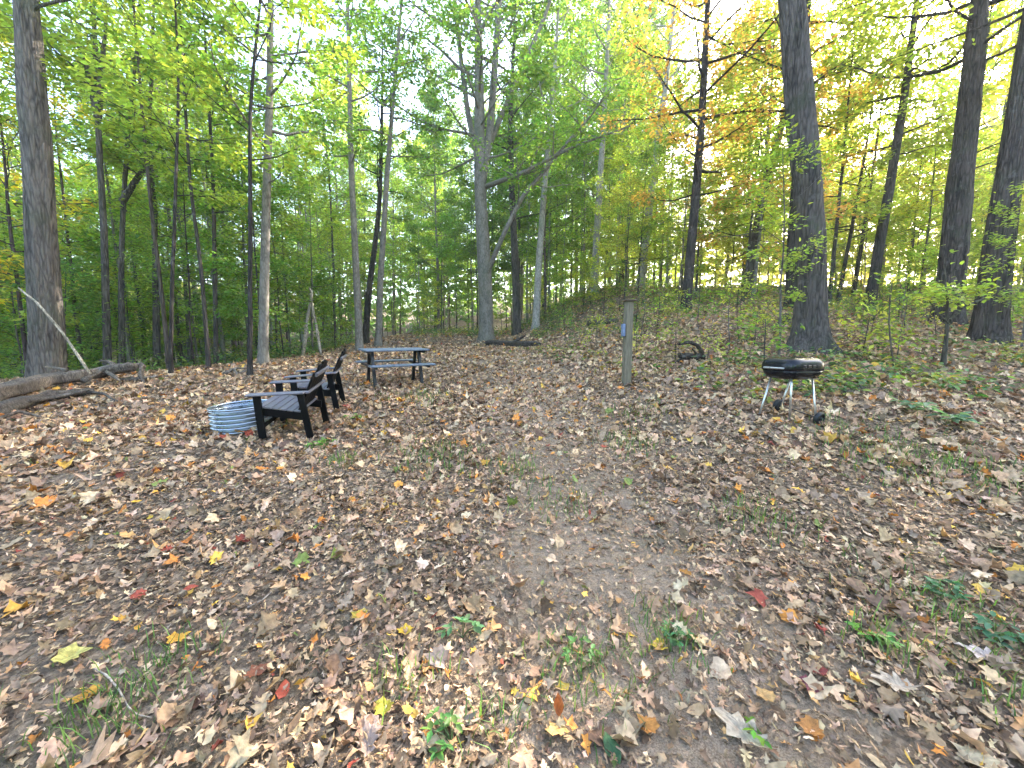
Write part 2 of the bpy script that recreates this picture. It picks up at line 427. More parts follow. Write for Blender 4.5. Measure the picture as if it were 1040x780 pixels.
def build_litter():
    rng = np.random.default_rng(3)
    VV, FF, CC, off = [], [], [], 0
    bare = track
    # r0, r1, density per m2, size range, shapes, keep on bare
    bands = [(.9, 3.2, 1900, (.018, .052), (('bit', .5), ('shard', .42), ('oval', .08)), .8),
             (3.2, 5, 1200, (.024, .055), (('bit', .5), ('shard', .4), ('oval', .1)), .8),
             (.9, 4.6, 190, (.045, .088), (('maple', .3), ('oak', .25), ('oval', .2), ('bit', .25)), .65),
             (4.6, 9, 420, (.035, .08), (('bit', .45), ('shard', .25), ('maple', .1), ('oak', .1), ('oval', .1)), .85),
             (4.6, 9, 135, (.068, .112), (('maple', .4), ('oak', .25), ('oval', .2), ('bit', .15)), .75),
             (9, 17, 230, (.065, .12), (('bit', .4), ('oval', .3), ('maple', .3)), .85),
             (17, 36, 38, (.11, .19), (('bit', .5), ('oval', .5)), 1)]
    for r0, r1, dens, (s0, s1), kinds, keep in bands:
        half = R(64)
        n = int(dens * half * (r1 * r1 - r0 * r0))
        rr = np.sqrt(rng.uniform(r0 * r0, r1 * r1, n)); th = rng.uniform(-half, half, n)
        x, y = rr * np.sin(th), rr * np.cos(th)
        cl = np.sin(x * 1.7 + 2 * np.sin(y * 1.1)) * np.sin(y * 1.9 + 1.5 * np.sin(x * .8)) + .5 * np.sin(x * 5.1 + y * 3.3) * np.sin(y * 4.7 - x * 2.9)
        ok = rng.uniform(0, 1, n) < np.clip((1 - bare(x, y) * (1 - keep)) * (.8 + .3 * cl), .2, 1)
        x, y = x[ok], y[ok]; n = len(x)
        size = rng.uniform(s0, s1, n) * rng.uniform(.8, 1.15, n)
        w = PW_.copy()
        if r0 >= 4.6: w[[0, 3, 6]] *= 1.7; w[[7, 8, 9]] *= .75
        if s1 < .06: w[7:10] *= .3; w[11] = .004
        else: w[7:10] *= 1.5
        w /= w.sum()
        cols = PAL[rng.choice(len(PAL), n, p=w)] * rng.uniform(.68, 1.6, (n, 1)) * np.array([1.24, 1.07, .87]) * rng.uniform(.93, 1.07, (n, 3))
        pick = rng.uniform(0, 1, n); a = 0
        for kname, share in kinds:
            s = (pick >= a) & (pick < a + share); a += share
            P, F, c = leaves_on_ground(rng, x[s], y[s], size[s] * (1.35 if kname == 'maple' else 1.2 if kname == 'oak' else 1), kname, cols[s])
            VV.append(P); FF.append(F + off); CC.append(c); off += len(P)
    me = np_mesh('leaf_litter', np.concatenate(VV), np.concatenate(FF), 3, LITTER, False, np.concatenate(CC))
    tag(link('leaf_litter', me), 'carpet of dry brown and tan autumn leaves over the whole clearing', 'fallen leaves', kind='stuff')
build_litter()

# ------------------------------------------------------------------ trees
def leaf_mesh(name, P, A, Nn, S, mat_, cols=None, tris=False):
    """P positions, A leaf axes, Nn normals, S sizes"""
    A = A / (np.linalg.norm(A, axis=1, keepdims=True) + 1e-9)
    B = np.cross(Nn, A); B /= np.linalg.norm(B, axis=1, keepdims=True) + 1e-9
    U = np.cross(A, B); S = S[:, None]
    k = 6
    o = np.empty((len(P), k, 3))
    o[:, 0] = P
    o[:, 1] = P + S * (.32 * A + .27 * B + .07 * U)
    o[:, 2] = P + S * (.70 * A + .20 * B + .03 * U)
    o[:, 3] = P + S * (1.0 * A - .10 * U)
    o[:, 4] = P + S * (.70 * A - .20 * B + .03 * U)
    o[:, 5] = P + S * (.32 * A - .27 * B + .07 * U)
    idx = (np.arange(len(P)) * k)[:, None]
    F = np.concatenate([idx + np.array([[0, 5, 2 + 2, 3]]), idx + np.array([[0, 3, 2, 1]])], 1).reshape(-1, 4)
    c = None if cols is None else np.repeat(cols, 2, 0)
    return np_mesh(name, o.reshape(-1, 3), F, 4, mat_, False, c)

class Grow:
    def __init__(s, seed):
        s.rng = np.random.default_rng(seed); s.t = Tubes(); s.P, s.A, s.N, s.S = [], [], [], []
    def sprays(s, a, d, L, n, leaf, spread):
        """n leaves in a flat layer along a twig"""
        rng = s.rng
        u = rng.uniform(.05, 1.12, n); side = rng.choice([-1, 1], n)
        d = d / (np.linalg.norm(d) + 1e-9)
        lat = np.cross(d, [0, 0, 1.0]); lat /= np.linalg.norm(lat) + 1e-6
        off = np.abs(rng.normal(0, spread * .5, n)) * side
        P = a + d * (u * L)[:, None] + lat * off[:, None]
        P[:, 2] += rng.normal(0, .05 + .10 * spread, n) - .12 * np.abs(off)
        A = d[None] * rng.uniform(.2, 1, n)[:, None] + lat[None] * (side * rng.uniform(.3, 1.1, n))[:, None]
        A[:, 2] += rng.normal(-.15, .3, n)
        Nn = np.stack([rng.normal(0, .42, n), rng.normal(0, .42, n), np.ones(n)], -1)
        s.P.append(P); s.A.append(A); s.N.append(Nn); s.S.append(leaf * rng.uniform(.65, 1.3, n))
    def limb(s, p, az, el, L, r, ns, nleaf, leaf, curve=.25, sides=5, spread=.45, bare=.25):
        rng = s.rng; n = 6; pts = [np.array(p, float)]; e = el; a = az
        for q in range(n - 1):
            d = np.array([math.cos(a) * math.cos(e), math.sin(a) * math.cos(e), math.sin(e)])
            pts.append(pts[-1] + d * L / (n - 1)); e += rng.normal(curve * .2, .13); a += rng.normal(0, .16)
        s.t.add(pts, np.linspace(r, r * .18, n), sides, cap=False)
        for q in range(ns):
            u = rng.uniform(bare, 1.0); ii = min(n - 2, int(u * (n - 1))); fr = u * (n - 1) - ii
            b = pts[ii] * (1 - fr) + pts[ii + 1] * fr
            dd = pts[ii + 1] - pts[ii]; a2 = math.atan2(dd[1], dd[0]) + rng.choice([-1, 1]) * rng.uniform(.35, 1.25)
            e2 = math.atan2(dd[2], math.hypot(dd[0], dd[1])) * .4 + rng.normal(.02, .2)
            l2 = max(.3, L * .42 * rng.uniform(.6, 1.25) * (1.25 - .7 * u))
            d2 = np.array([math.cos(a2) * math.cos(e2), math.sin(a2) * math.cos(e2), math.sin(e2)])
            rr = max(.003, r * .32 * (1.1 - .6 * u))
            m_ = b + d2 * l2 * .55 + rng.normal(0, .04 * l2, 3); en = b + d2 * l2
            s.t.add([b, m_, en], [rr, rr * .6, rr * .25], 3, cap=False)
            s.sprays(b, d2, l2, nleaf, leaf, spread * (.5 + .5 * l2))
        d = pts[-1] - pts[-2]
        s.sprays(pts[-2], d, np.linalg.norm(d) * 1.3, int(nleaf * 1.3), leaf, spread)
        return pts
    def crown(s, pts, rad, h0, h1, reach, nl, ns, nleaf, leaf, up=(8, 55), spread=.45, curve=.25, az0=None):
        rng = s.rng; P = np.array([tuple(q) for q in pts]); z = P[:, 2]
        for q in range(nl):
            t = (q + rng.uniform(0, 1)) / nl
            h = h0 + (h1 - h0) * t
            p = np.array([np.interp(h, z, P[:, 0]), np.interp(h, z, P[:, 1]), h]); r = float(np.interp(h, z, rad))
            prof = .55 + .55 * math.sin(math.pi * min(1, .12 + .78 * t)) - .35 * t * t
            L = reach * prof * rng.uniform(.65, 1.2)
            s.limb(p, q * 2.4 + rng.normal(0, .4), R(up[0] + (up[1] - up[0]) * t + rng.normal(0, 9)), L,
                   max(.004, min(.5 * r, .016 * L + .003)), ns, nleaf, leaf, curve, 4, spread)
    def crown_mesh(s, name):
        return leaf_mesh(name, np.concatenate(s.P), np.concatenate(s.A), np.concatenate(s.N), np.concatenate(s.S), LEAF)

def wander(rng, H, n, amp, lean=(0, 0)):
    pts = [np.array([0., 0, -.25])]; off = np.zeros(2); v = np.array(lean, float)
    for q in range(1, n):
        v = v * .8 + rng.normal(0, amp, 2) * .45 + np.array(lean) * .2
        off = off + v * H / (n - 1)
        pts.append(np.array([off[0], off[1], -.25 + (H + .25) * q / (n - 1)]))
    return pts

def template(seed, H, r0, h0, reach, nl, ns, nleaf, leaf, amp=.05, up=(8, 55), spread=.5, sides=8, bark=None):
    g = Grow(seed); n = 14
    pts = wander(g.rng, H, n, amp)
    t = np.linspace(0, 1, n); rad = r0 * (1 - t) ** .75 + .006; rad[0] *= 1.35; rad[1] *= 1.05
    g.t.add(pts, rad, sides, cap=False)
    g.crown(pts, rad, h0, H * .985, reach, nl, ns, nleaf, leaf, up, spread)
    return g.t.mesh('trunk', bark or BARK), g.crown_mesh('crown')

CANOPY = [template(100 + q, [24, 21, 26, 22][q], [.17, .14, .20, .15][q], [7, 5.5, 9, 6.5][q], [4.2, 3.8, 4.6, 4.0][q], 42, 8, 32, .21, .03,
                   bark=SMOOTHBARK if q % 2 else BARK) for q in range(4)]
MID = [template(200 + q, [11, 13, 9.5, 12, 10][q], [.06, .075, .05, .065, .055][q], [3.0, 4.0, 2.4, 3.2, 2.2][q], [2.6, 2.9, 2.4, 2.7, 2.5][q],
                28, 7, 20, .135, .05, (5, 45), .5, 7, SMOOTHBARK if q in (1, 3) else BARK) for q in range(5)]
LOW = [template(250 + q, [8, 9.5, 7, 8.6][q], [.045, .055, .04, .05][q], [1.5, 2.0, 1.2, 1.7][q], [2.7, 3.0, 2.4, 2.8][q],
                28, 7, 24, .13, .06, (-4, 24), .62, 7, SMOOTHBARK if q == 1 else BARK) for q in range(4)]
SAPLING = [template(300 + q, [5.5, 4.2, 6.5, 3.4][q], [.028, .02, .032, .018][q], [1.2, .8, 1.8, .6][q], [1.4, 1.2, 1.5, 1.1][q],
                    18, 5, 15, .115, .07, (5, 40), .42, 5) for q in range(4)]
SEEDLING = [template(400 + q, [1.1, .8, 1.5, .6][q], [.008, .006, .010, .005][q], [.25, .2, .4, .12][q], [.42, .36, .5, .3][q],
                     7, 3, 5, .085, .1, (5, 40), .2, 4) for q in range(4)]

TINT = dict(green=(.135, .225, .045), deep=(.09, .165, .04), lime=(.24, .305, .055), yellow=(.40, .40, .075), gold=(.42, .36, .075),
            orange=(.50, .31, .085), olive=(.27, .31, .07), fresh=(.17, .265, .05))
DARKB, MIDB, PALEB = (.55, .52, .5), (1, 1, 1), (1.5, 1.5, 1.5)

def jit(c, rng, a=.14):
    k = 1 + rng.uniform(-a, a)
    return tuple(max(0, v * k * (1 + rng.uniform(-a, a) * .6)) for v in c)

def plant(kind, tpl, x, y, rz, sc, tint, bark, label, cat, group=None, sz=1.0):
    root = empty(kind, (x, y, tz(x, y)), rz)
    root.scale = (sc, sc, sc * sz)
    tr = link('trunk' if cat == 'tree' else 'stem', tpl[0], root); tr.color = (*bark, 1)
    cr = link('crown' if cat == 'tree' else 'foliage', tpl[1], root); cr.color = (*tint, 1)
    return tag(root, label, cat, group)

USED = []
def scatter(kind, tpls, n, pxr, dr, tints, barks, label, cat, group, sc=(.8, 1.2), mind=1.2, seed=0, keep=None, szr=(.9, 1.15)):
    rng = np.random.default_rng(seed); made = 0; tries = 0
    while made < n and tries < n * 60:
        tries += 1
        px = rng.uniform(*pxr); d = rng.uniform(dr[0] ** .5, dr[1] ** .5) ** 2
        x = (px - 520) / FPX * d
        if keep and not keep(x, d, px): continue
        if any((x - a) ** 2 + (d - b) ** 2 < mind * mind for a, b in USED): continue
        USED.append((x, d))
        k = int(rng.integers(len(tpls)))
        tint = jit(TINT[tints[int(rng.integers(len(tints)))]], rng)
        bk = jit(barks[int(rng.integers(len(barks)))], rng, .2)
        plant(kind, tpls[k], x, d, rng.uniform(0, 6.28), rng.uniform(*sc), tint, bk, label, cat, group, rng.uniform(*szr))
        made += 1

# --- trees one can tell apart, traced as trunk lines and set at their own distances
def hero(kind, label, base, path, w, d=None, H=16, crown=None, tint='green', bark=MIDB, mat_=BARK, fine=False, forks=(), flare=1.35, seed=1, taper=.75, wtop=None):
    if d is None:
        b = ground_at(*base)
    else:
        x = at_depth(base[0], base[1], d).x
        b = Vector((x, d, tz(x, d)))
    cosr = 1 / math.sqrt(1 + ((base[0] - 520) / FPX) ** 2)
    r0 = w / 2 * b.y / FPX * cosr
    raw = [Vector((b.x, b.y, b.z - .3)), b.copy()]
    for px, py in path: raw.append(at_depth(px, py, b.y))
    dd = raw[-1] - raw[-2]; dd.normalize()
    while raw[-1].z < b.z + H:
        dd = (dd + Vector((0, 0, .35))).normalized(); raw.append(raw[-1] + dd * 1.6)
    # resample by height
    Z = [p.z for p in raw]; n = 90 if fine else 26
    zz = np.concatenate([np.linspace(Z[0], Z[1] + 1.2, n // 4), np.linspace(Z[1] + 1.2, Z[-1], n)[1:]])
    X = np.interp(zz, Z, [p.x for p in raw]); Y = np.interp(zz, Z, [p.y for p in raw])
    ker = np.array([1, 2, 3, 2, 1]) / 9 if not fine else np.hanning(13) / np.hanning(13).sum()
    h = len(ker) // 2
    X = np.convolve(np.pad(X, h, 'edge'), ker, 'valid'); Y = np.convolve(np.pad(Y, h, 'edge'), ker, 'valid')
    g = Grow(seed)
    Y = Y + np.cumsum(g.rng.normal(0, .006, len(Y)))
    pts = np.stack([X - b.x, Y - b.y, zz - b.z], -1)
    t = np.clip(pts[:, 2] / H, 0, 1)
    rad = r0 * ((1 - t) ** taper * .93 + .07) * (1 + (flare - 1) * np.exp(-np.maximum(pts[:, 2], 0) / .28))
    bk = None; sides = 12
    if fine:
        sides = 56; rr = g.rng
        ph = rr.uniform(0, 6.28, 8); fq = rr.integers(6, 22, 8)
        lob = rr.uniform(0, 6.28)
        def bk(i_, ang):
            z = pts[i_, 2]; v = np.ones_like(ang)
            for k in range(8):
                v += .019 * np.sin(fq[k] * (ang + .10 * math.sin(z * 1.1 + ph[k])) + ph[k] + .6 * math.sin(z * 2.1 + k))
            v += .05 * np.sin(3 * ang + lob) * math.exp(-max(z, 0) / 2)
            v += .20 * np.maximum(0, np.sin(4 * ang + lob * 2)) ** 2 * math.exp(-max(z, 0) / .22)
            v += .03 * math.sin(z * 1.3 + ph[0])
            return v
    g.t.add(pts, rad, sides, bk, cap=False)
    for fk in forks:
        q = [np.array(at_depth(px, py, b.y + fk.get('dy', 0) * (k > 0))) - np.array(b) for k, (px, py) in enumerate(fk['path'])]
        if fk.get('ext', 0):
            d3 = q[-1] - q[-2]; d3 /= np.linalg.norm(d3)
            for e in range(fk['ext']): d3 = d3 + np.array([0, 0, .25]); d3 /= np.linalg.norm(d3); q.append(q[-1] + d3 * 1.5)
        m_ = len(q); rr0 = fk['w'] / 2 * b.y / FPX
        fr = rr0 * np.linspace(1, .25, m_)
        # smooth the fork line
        tt = np.linspace(0, m_ - 1, m_ * 3); Qs = np.stack([np.interp(tt, range(m_), [v[c] for v in q]) for c in range(3)], -1)
        g.t.add(Qs, np.interp(tt, range(m_), fr), 8, cap=False)
        for u in range(fk.get('n', 0)):
            k = g.rng.uniform(.25, 1) * (len(Qs) - 1); p = Qs[int(k)]
            g.limb(p, g.rng.uniform(0, 6.28), R(g.rng.uniform(-5, 45)), fk.get('L', 1.6) * g.rng.uniform(.6, 1.2), max(.006, rr0 * .3), 6, 20, fk.get('leaf', .14), .1, 4, .5)
    root = empty(kind, b)
    if crown:
        c = dict(h0=4, h1=H * .98, reach=3, nl=24, ns=7, nleaf=20, leaf=.15, up=(5, 50)); c.update(crown)
        g.crown(pts, rad, **c)
    tr = link('trunk', g.t.mesh('trunk', mat_), root); tr.color = (*bark, 1)
    if g.P:
        cr = link('crown', g.crown_mesh('crown'), root); cr.color = (*(TINT[tint] if isinstance(tint, str) else tint), 1)
    USED.append((b.x, b.y))
    return tag(root, label, 'tree')

hero('forest_tree', 'thick grey trunk at the left edge with the pale dead branch leaning across it', (48, 388), [(46, 300), (40, 180), (32, 60), (27, 0)], 38, H=17,
     crown=dict(h0=7.5, reach=4, nl=26, leaf=.16), tint='lime', bark=(.85, .82, .78), fine=True, seed=11, flare=1.2)
hero('forest_tree', 'slender trunk forking into a Y high up, next to the thick left edge trunk', (106, 366), [(107, 290), (104, 200), (99, 130), (97, 70)], 10, d=11.6, H=15,
     crown=dict(h0=7, reach=2.3, nl=14, ns=6, nleaf=16), tint='lime', bark=(.8, .78, .75), seed=12,
     forks=[dict(path=[(99, 120), (104, 60), (109, 10)], w=6, n=5), dict(path=[(97, 110), (86, 60), (72, 20)], w=5, n=5)])
hero('forest_tree', 'thin grey trunk leaning right among the left saplings, forked below the leaves', (121, 366), [(122, 280), (125, 190), (132, 110), (138, 50)], 8, d=12.8, H=15,
     crown=dict(h0=7, reach=2.3, nl=13, ns=6, nleaf=16), tint='lime', bark=(.8, .78, .75), seed=13, forks=[dict(path=[(124, 205), (140, 180), (156, 160), (165, 142)], w=6, n=7, L=1.4)])
hero('forest_tree', 'mottled grey trunk with a low dark elbow branch on the left', (158, 372), [(159, 290), (156, 200), (150, 150), (155, 60)], 9, d=13.4, H=14,
     crown=dict(h0=6.5, reach=2.3, nl=13, ns=6, nleaf=16), tint='green', bark=(.75, .72, .7), seed=14)
hero('forest_tree', 'black pencil-thin sapling trunk standing at the left edge of the clearing', (174, 381), [(174, 330), (178, 200), (181, 100), (178, 20)], 5, H=12,
     crown=dict(h0=4.2, reach=2.0, nl=20, leaf=.12), tint='lime', bark=(.3, .28, .27), seed=15)
hero('forest_tree', 'thin dark sapling trunk with a bent foot, left of the straight black one', (212, 374), [(208, 330), (203, 260), (194, 200), (188, 120), (184, 40)], 5, H=12,
     crown=dict(h0=4.4, reach=2.0, nl=18, leaf=.12), tint='lime', bark=(.42, .4, .38), seed=16)
hero('forest_tree', 'twin-looking slim dark trunk between the bent sapling and the straight black sapling', (219, 366), [(219, 290), (218, 190), (213, 110), (208, 30)], 5.5, d=12, H=13,
     crown=dict(h0=4.4, reach=2.2, nl=20, leaf=.13), tint='green', bark=(.5, .48, .46), seed=17)
hero('forest_tree', 'straight black sapling trunk rising beside the grey tree left of the chairs', (254, 382), [(254, 330), (253, 180), (252, 100), (258, 50), (263, 0)], 5.5, H=13,
     crown=dict(h0=4.6, reach=2.1, nl=20, leaf=.125), tint='lime', bark=(.28, .27, .26), seed=18)
hero('forest_tree', 'grey straight tree with pale bark patches, behind and left of the black chairs', (267, 370), [(268, 310), (271, 180), (274, 80), (275, 0)], 11, H=16,
     crown=dict(h0=5, reach=2.9, nl=26), tint='green', bark=(.85, .82, .78), mat_=SMOOTHBARK, seed=19)
hero('forest_tree', 'tall slim bare trunk right behind the left end of the picnic table', (365, 357), [(363, 300), (357, 180), (355, 80), (353, 0)], 8, H=17,
     crown=dict(h0=7, reach=2.8, nl=24), tint='fresh', bark=(.95, .9, .86), mat_=SMOOTHBARK, seed=20)
hero('forest_tree', 'slim bare trunk leaning right, behind the middle of the picnic table', (384, 351), [(386, 290), (393, 180), (400, 90), (408, 0)], 7, H=18,
     crown=dict(h0=8, reach=2.6, nl=22), tint='fresh', bark=(.95, .9, .86), mat_=SMOOTHBARK, seed=21)
hero('forest_tree', 'dark leaning trunk in the shade just left of the two slim table trunks', (371, 345), [(374, 300), (381, 250), (386, 200), (388, 120)], 7, d=19, H=14,
     crown=dict(h0=6, reach=2.6, nl=20), tint='green', bark=(.4, .38, .36), seed=22)
hero('forest_tree', 'large grey forked maple with a long arching branch, at the far clearing edge', (494, 341), [(493, 290), (489, 220), (487, 180), (487, 100), (485, 0)], 15, d=19.5, H=19,
     crown=dict(h0=8.5, reach=4.8, nl=34, ns=8, nleaf=30, leaf=.18), tint='green', bark=(.9, .88, .84), mat_=SMOOTHBARK, seed=23, taper=.6,
     forks=[dict(path=[(492, 285), (508, 245), (530, 200), (556, 170), (580, 140), (600, 118)], w=5, n=12, L=2.4, dy=-1.0, ext=1),
            dict(path=[(489, 190), (498, 130), (503, 60), (507, 0)], w=8, n=8, L=2.4, ext=3),
            dict(path=[(488, 170), (508, 120), (530, 70), (552, 20)], w=6, n=9, L=2.4, dy=.8, ext=3),
            dict(path=[(488, 175), (476, 120), (468, 60), (462, 0)], w=6, n=8, L=2.4, dy=1.2, ext=3),
            dict(path=[(492, 190), (530, 176), (580, 150), (640, 128)], w=5, n=9, L=2.2, dy=-1.5)])
hero('forest_tree', 'dark trunk just right of the large forked maple at the clearing edge', (525, 335), [(524, 280), (520, 200), (518, 120), (522, 40)], 8.5, d=21.5, H=18,
     crown=dict(h0=6, reach=3.2, nl=24, leaf=.17), tint='green', bark=(.6, .58, .55), seed=24)
hero('forest_tree', 'pale silver trunk leaning right, second to the right of the forked maple', (544, 333), [(547, 270), (553, 190), (560, 110), (566, 30)], 7.5, d=21, H=18,
     crown=dict(h0=7, reach=3.0, nl=24, leaf=.17), tint='fresh', bark=(1.6, 1.6, 1.6), mat_=SMOOTHBARK, seed=25)
hero('forest_tree', 'pale trunk in the thin wood left of the wooden post', (603, 318), [(605, 260), (609, 190), (614, 110), (618, 30)], 8, d=23, H=19,
     crown=dict(h0=7.5, reach=3.0, nl=24, leaf=.17), tint='lime', bark=(1.4, 1.4, 1.4), mat_=SMOOTHBARK, seed=26)
hero('forest_tree', 'pale silver trunk leaning right on the hill, just above the wooden post', (650, 299), [(656, 240), (667, 150), (677, 80), (684, 10)], 9, d=22, H=18,
     crown=dict(h0=7, reach=3.2, nl=24, leaf=.17), tint='lime', bark=(1.5, 1.5, 1.5), mat_=SMOOTHBARK, seed=27)
hero('forest_tree', 'dark trunk under orange leaves, standing alone on the hill right of the post', (696, 315), [(701, 260), (709, 170), (714, 100), (717, 40)], 10.5, H=15,
     crown=dict(h0=3.6, reach=3.4, nl=34, ns=7, nleaf=22, leaf=.13, up=(0, 45)), tint='orange', bark=(.38, .34, .32), seed=28)
hero('forest_tree', 'grey trunk leaning right on the hilltop between the orange tree and the biggest tree', (758, 304), [(765, 250), (779, 180), (790, 140), (803, 90)], 10, d=17, H=16,
     crown=dict(h0=6.4, reach=3.4, nl=26), tint='lime', bark=(.7, .66, .62), seed=29)
hero('forest_tree', 'dark trunk half hidden behind the biggest tree by the grill', (803, 312), [(805, 240), (812, 150), (818, 60)], 12, d=14, H=16,
     crown=dict(h0=6, reach=3.2, nl=24), tint='olive', bark=(.35, .32, .3), seed=30)
hero('forest_tree', 'biggest deeply furrowed trunk on the hill behind the charcoal grill', (821, 356), [(823, 320), (824, 260), (819, 180), (809, 80), (802, 0)], 33, H=17,
     crown=dict(h0=8.2, reach=4, nl=26, leaf=.15), tint='gold', bark=(.62, .59, .58), fine=True, seed=31, flare=1.65, taper=.55)
hero('forest_tree', 'dark trunk leaning right on the slope between the biggest tree and the right edge pair', (884, 304), [(893, 250), (905, 180), (917, 110), (926, 40)], 13, d=14.5, H=15,
     crown=dict(h0=5.2, reach=3.2, nl=26), tint='olive', bark=(.45, .42, .4), seed=32)
hero('forest_tree', 'thick dark trunk, left one of the pair at the right edge', (962, 322), [(967, 270), (977, 170), (985, 100), (993, 30)], 32, d=11.2, H=15,
     crown=dict(h0=6.6, reach=3.8, nl=26, leaf=.15), tint='olive', bark=(.55, .5, .48), fine=True, seed=33, flare=1.3)
hero('forest_tree', 'thick dark trunk with spreading foot, right one of the pair at the right edge', (1004, 347), [(1009, 300), (1020, 220), (1032, 140), (1048, 40)], 36, H=15,
     crown=dict(h0=6.4, reach=3.8, nl=26, leaf=.15), tint='olive', bark=(.55, .5, .48), fine=True, seed=34, flare=1.45)
hero('forest_tree', 'little bare forked sapling in front of the right edge trunks', (957, 372), [(962, 345), (965, 322), (962, 300)], 6, H=1.9,
     crown=dict(h0=1.3, h1=1.85, reach=.5, nl=4, ns=2, nleaf=3, leaf=.1), tint='lime', bark=(.6, .6, .5), seed=35,
     forks=[dict(path=[(965, 325), (978, 312), (992, 306), (1010, 300)], w=3, n=2, L=.5, leaf=.1), dict(path=[(964, 330), (952, 318), (944, 306)], w=2.5)])
for q, (bx, by, tx, ty, d) in enumerate([(842, 303, 852, 200, 15), (851, 305, 876, 170, 16.5), (866, 303, 884, 190, 18)]):
    hero('forest_tree', ['thin straight stem right beside the biggest tree on the hill', 'thin leaning dark stem in the brush right of the biggest tree', 'third thin stem in the brush, nearest the leaning dark trunk'][q],
         (bx, by), [((bx * .6 + tx * .4), by * .6 + ty * .4), (tx, ty)], 5, d=d, H=10, crown=dict(h0=2.6, reach=2.2, nl=22, leaf=.13), tint=['lime', 'olive', 'yellow'][q], bark=(.45, .42, .4), seed=40 + q)

# --- the wood behind, trees nothing tells apart within each stand
left_ok = lambda x, d, px: x < (-12.2 + 5.0 * float(smooth(8, 14, d))) - .2
hill_ok = lambda x, d, px: d > 15 or px > 1000
scatter('forest_tree', MID, 13, (-90, 335), (11, 24), ['lime', 'green', 'lime', 'fresh'], [DARKB, MIDB, DARKB],
        'slim leafy tree in the shaded wood left of the clearing', 'tree', 'slim trees in the left wood', (.8, 1.15), 1.5, 1, left_ok)
scatter('forest_tree', CANOPY, 8, (60, 345), (20, 48), ['lime', 'green', 'lime', 'deep'], [MIDB, DARKB],
        'tall tree deep in the left wood beyond the ravine edge', 'tree', 'tall trees in the left wood', (.8, 1.05), 2.5, 2, left_ok)
scatter('sapling', SAPLING, 46, (-60, 350), (9.5, 24), ['green', 'green', 'fresh', 'lime'], [DARKB, MIDB],
        'low leafy sapling in the dark undergrowth left of the clearing', 'sapling', 'saplings in the left undergrowth', (.7, 1.15), .8, 3, left_ok)
scatter('forest_tree', CANOPY, 30, (330, 650), (29, 62), ['green', 'fresh', 'lime', 'deep'], [MIDB, PALEB, DARKB],
        'tall green tree in the wood at the far end of the clearing', 'tree', 'tall trees at the far end', (.8, 1.1), 2.6, 4)
scatter('forest_tree', MID, 26, (330, 650), (24, 46), ['green', 'fresh', 'lime', 'fresh'], [MIDB, DARKB],
        'slim green tree at the far edge of the clearing', 'tree', 'slim trees at the far end', (.8, 1.2), 1.7, 5, lambda x, d, px: d > 29 or px > 545 or px < 350)
scatter('sapling', SAPLING, 24, (335, 660), (23, 42), ['green', 'fresh', 'lime', 'yellow'], [DARKB, MIDB],
        'leafy sapling along the far edge of the clearing', 'sapling', 'saplings at the far end', (.7, 1.1), 1.0, 6, lambda x, d, px: d > 28.5 or px > 520)
scatter('forest_tree', MID, 22, (640, 1120), (15, 36), ['lime', 'yellow', 'gold', 'olive', 'lime'], [DARKB, MIDB, PALEB],
        'slim yellow-green tree in the backlit wood on the hill', 'tree', 'slim trees on the hill', (.75, 1.1), 1.8, 7, hill_ok)
scatter('forest_tree', CANOPY, 20, (640, 1180), (22, 56), ['lime', 'yellow', 'olive', 'lime'], [MIDB, DARKB],
        'tall yellowing tree beyond the top of the hill', 'tree', 'tall trees beyond the hill', (.75, 1.0), 2.8, 8, lambda x, d, px: d > 24)
scatter('sapling', SAPLING, 30, (590, 1060), (12.5, 26), ['lime', 'yellow', 'olive', 'green'], [DARKB, MIDB],
        'leafy sapling on the slope of the hill', 'sapling', 'saplings on the hill', (.5, .95), 1.1, 9, lambda x, d, px: d > 15 or px > 860)
scatter('forest_tree', LOW, 12, (-60, 345), (10.5, 24), ['green', 'lime', 'fresh', 'green'], [DARKB, MIDB],
        'low-branched leafy tree in the left wood with layered green leaves', 'tree', 'low-branched trees in the left wood', (.7, 1.1), 1.2, 11, left_ok)
scatter('forest_tree', LOW, 11, (335, 660), (24, 44), ['green', 'fresh', 'lime'], [DARKB, MIDB],
        'low-branched green tree at the far end of the clearing', 'tree', 'low-branched trees at the far end', (.7, 1.15), 1.5, 12, lambda x, d, px: d > 29 or px > 545)
scatter('forest_tree', LOW, 32, (620, 1100), (13.5, 30), ['lime', 'lime', 'yellow', 'olive', 'fresh'], [DARKB, MIDB],
        'low-branched tree on the hill with layered yellow-green leaves', 'tree', 'low-branched trees on the hill', (.65, 1.05), 1.5, 13, lambda x, d, px: d > 15.5 or px > 860)
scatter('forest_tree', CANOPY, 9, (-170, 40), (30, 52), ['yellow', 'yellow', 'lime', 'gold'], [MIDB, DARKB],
        'tall tree tinted sunlit yellow on the far slope at the left edge', 'tree', 'yellow trees on the far left slope', (.5, .75), 2.5, 14)  # yellow tints carry the sunlight of the far slope
scatter('seedling', SEEDLING, 60, (560, 1080), (6.5, 19), ['lime', 'green', 'yellow', 'fresh'], [DARKB, MIDB],
        'leafy seedling growing among the dead leaves on the hill', 'seedling', 'seedlings on the hill', (.6, 1.1), .45, 15, lambda x, d, px: x > 1.4 + max(0, 11 - d) * .6)
scatter('seedling', SEEDLING, 34, (-60, 350), (9, 20), ['green', 'lime', 'fresh'], [DARKB, MIDB],
        'leafy seedling at the shaded edge of the left wood', 'seedling', 'seedlings by the left wood', (.7, 1.3), .5, 16, left_ok)
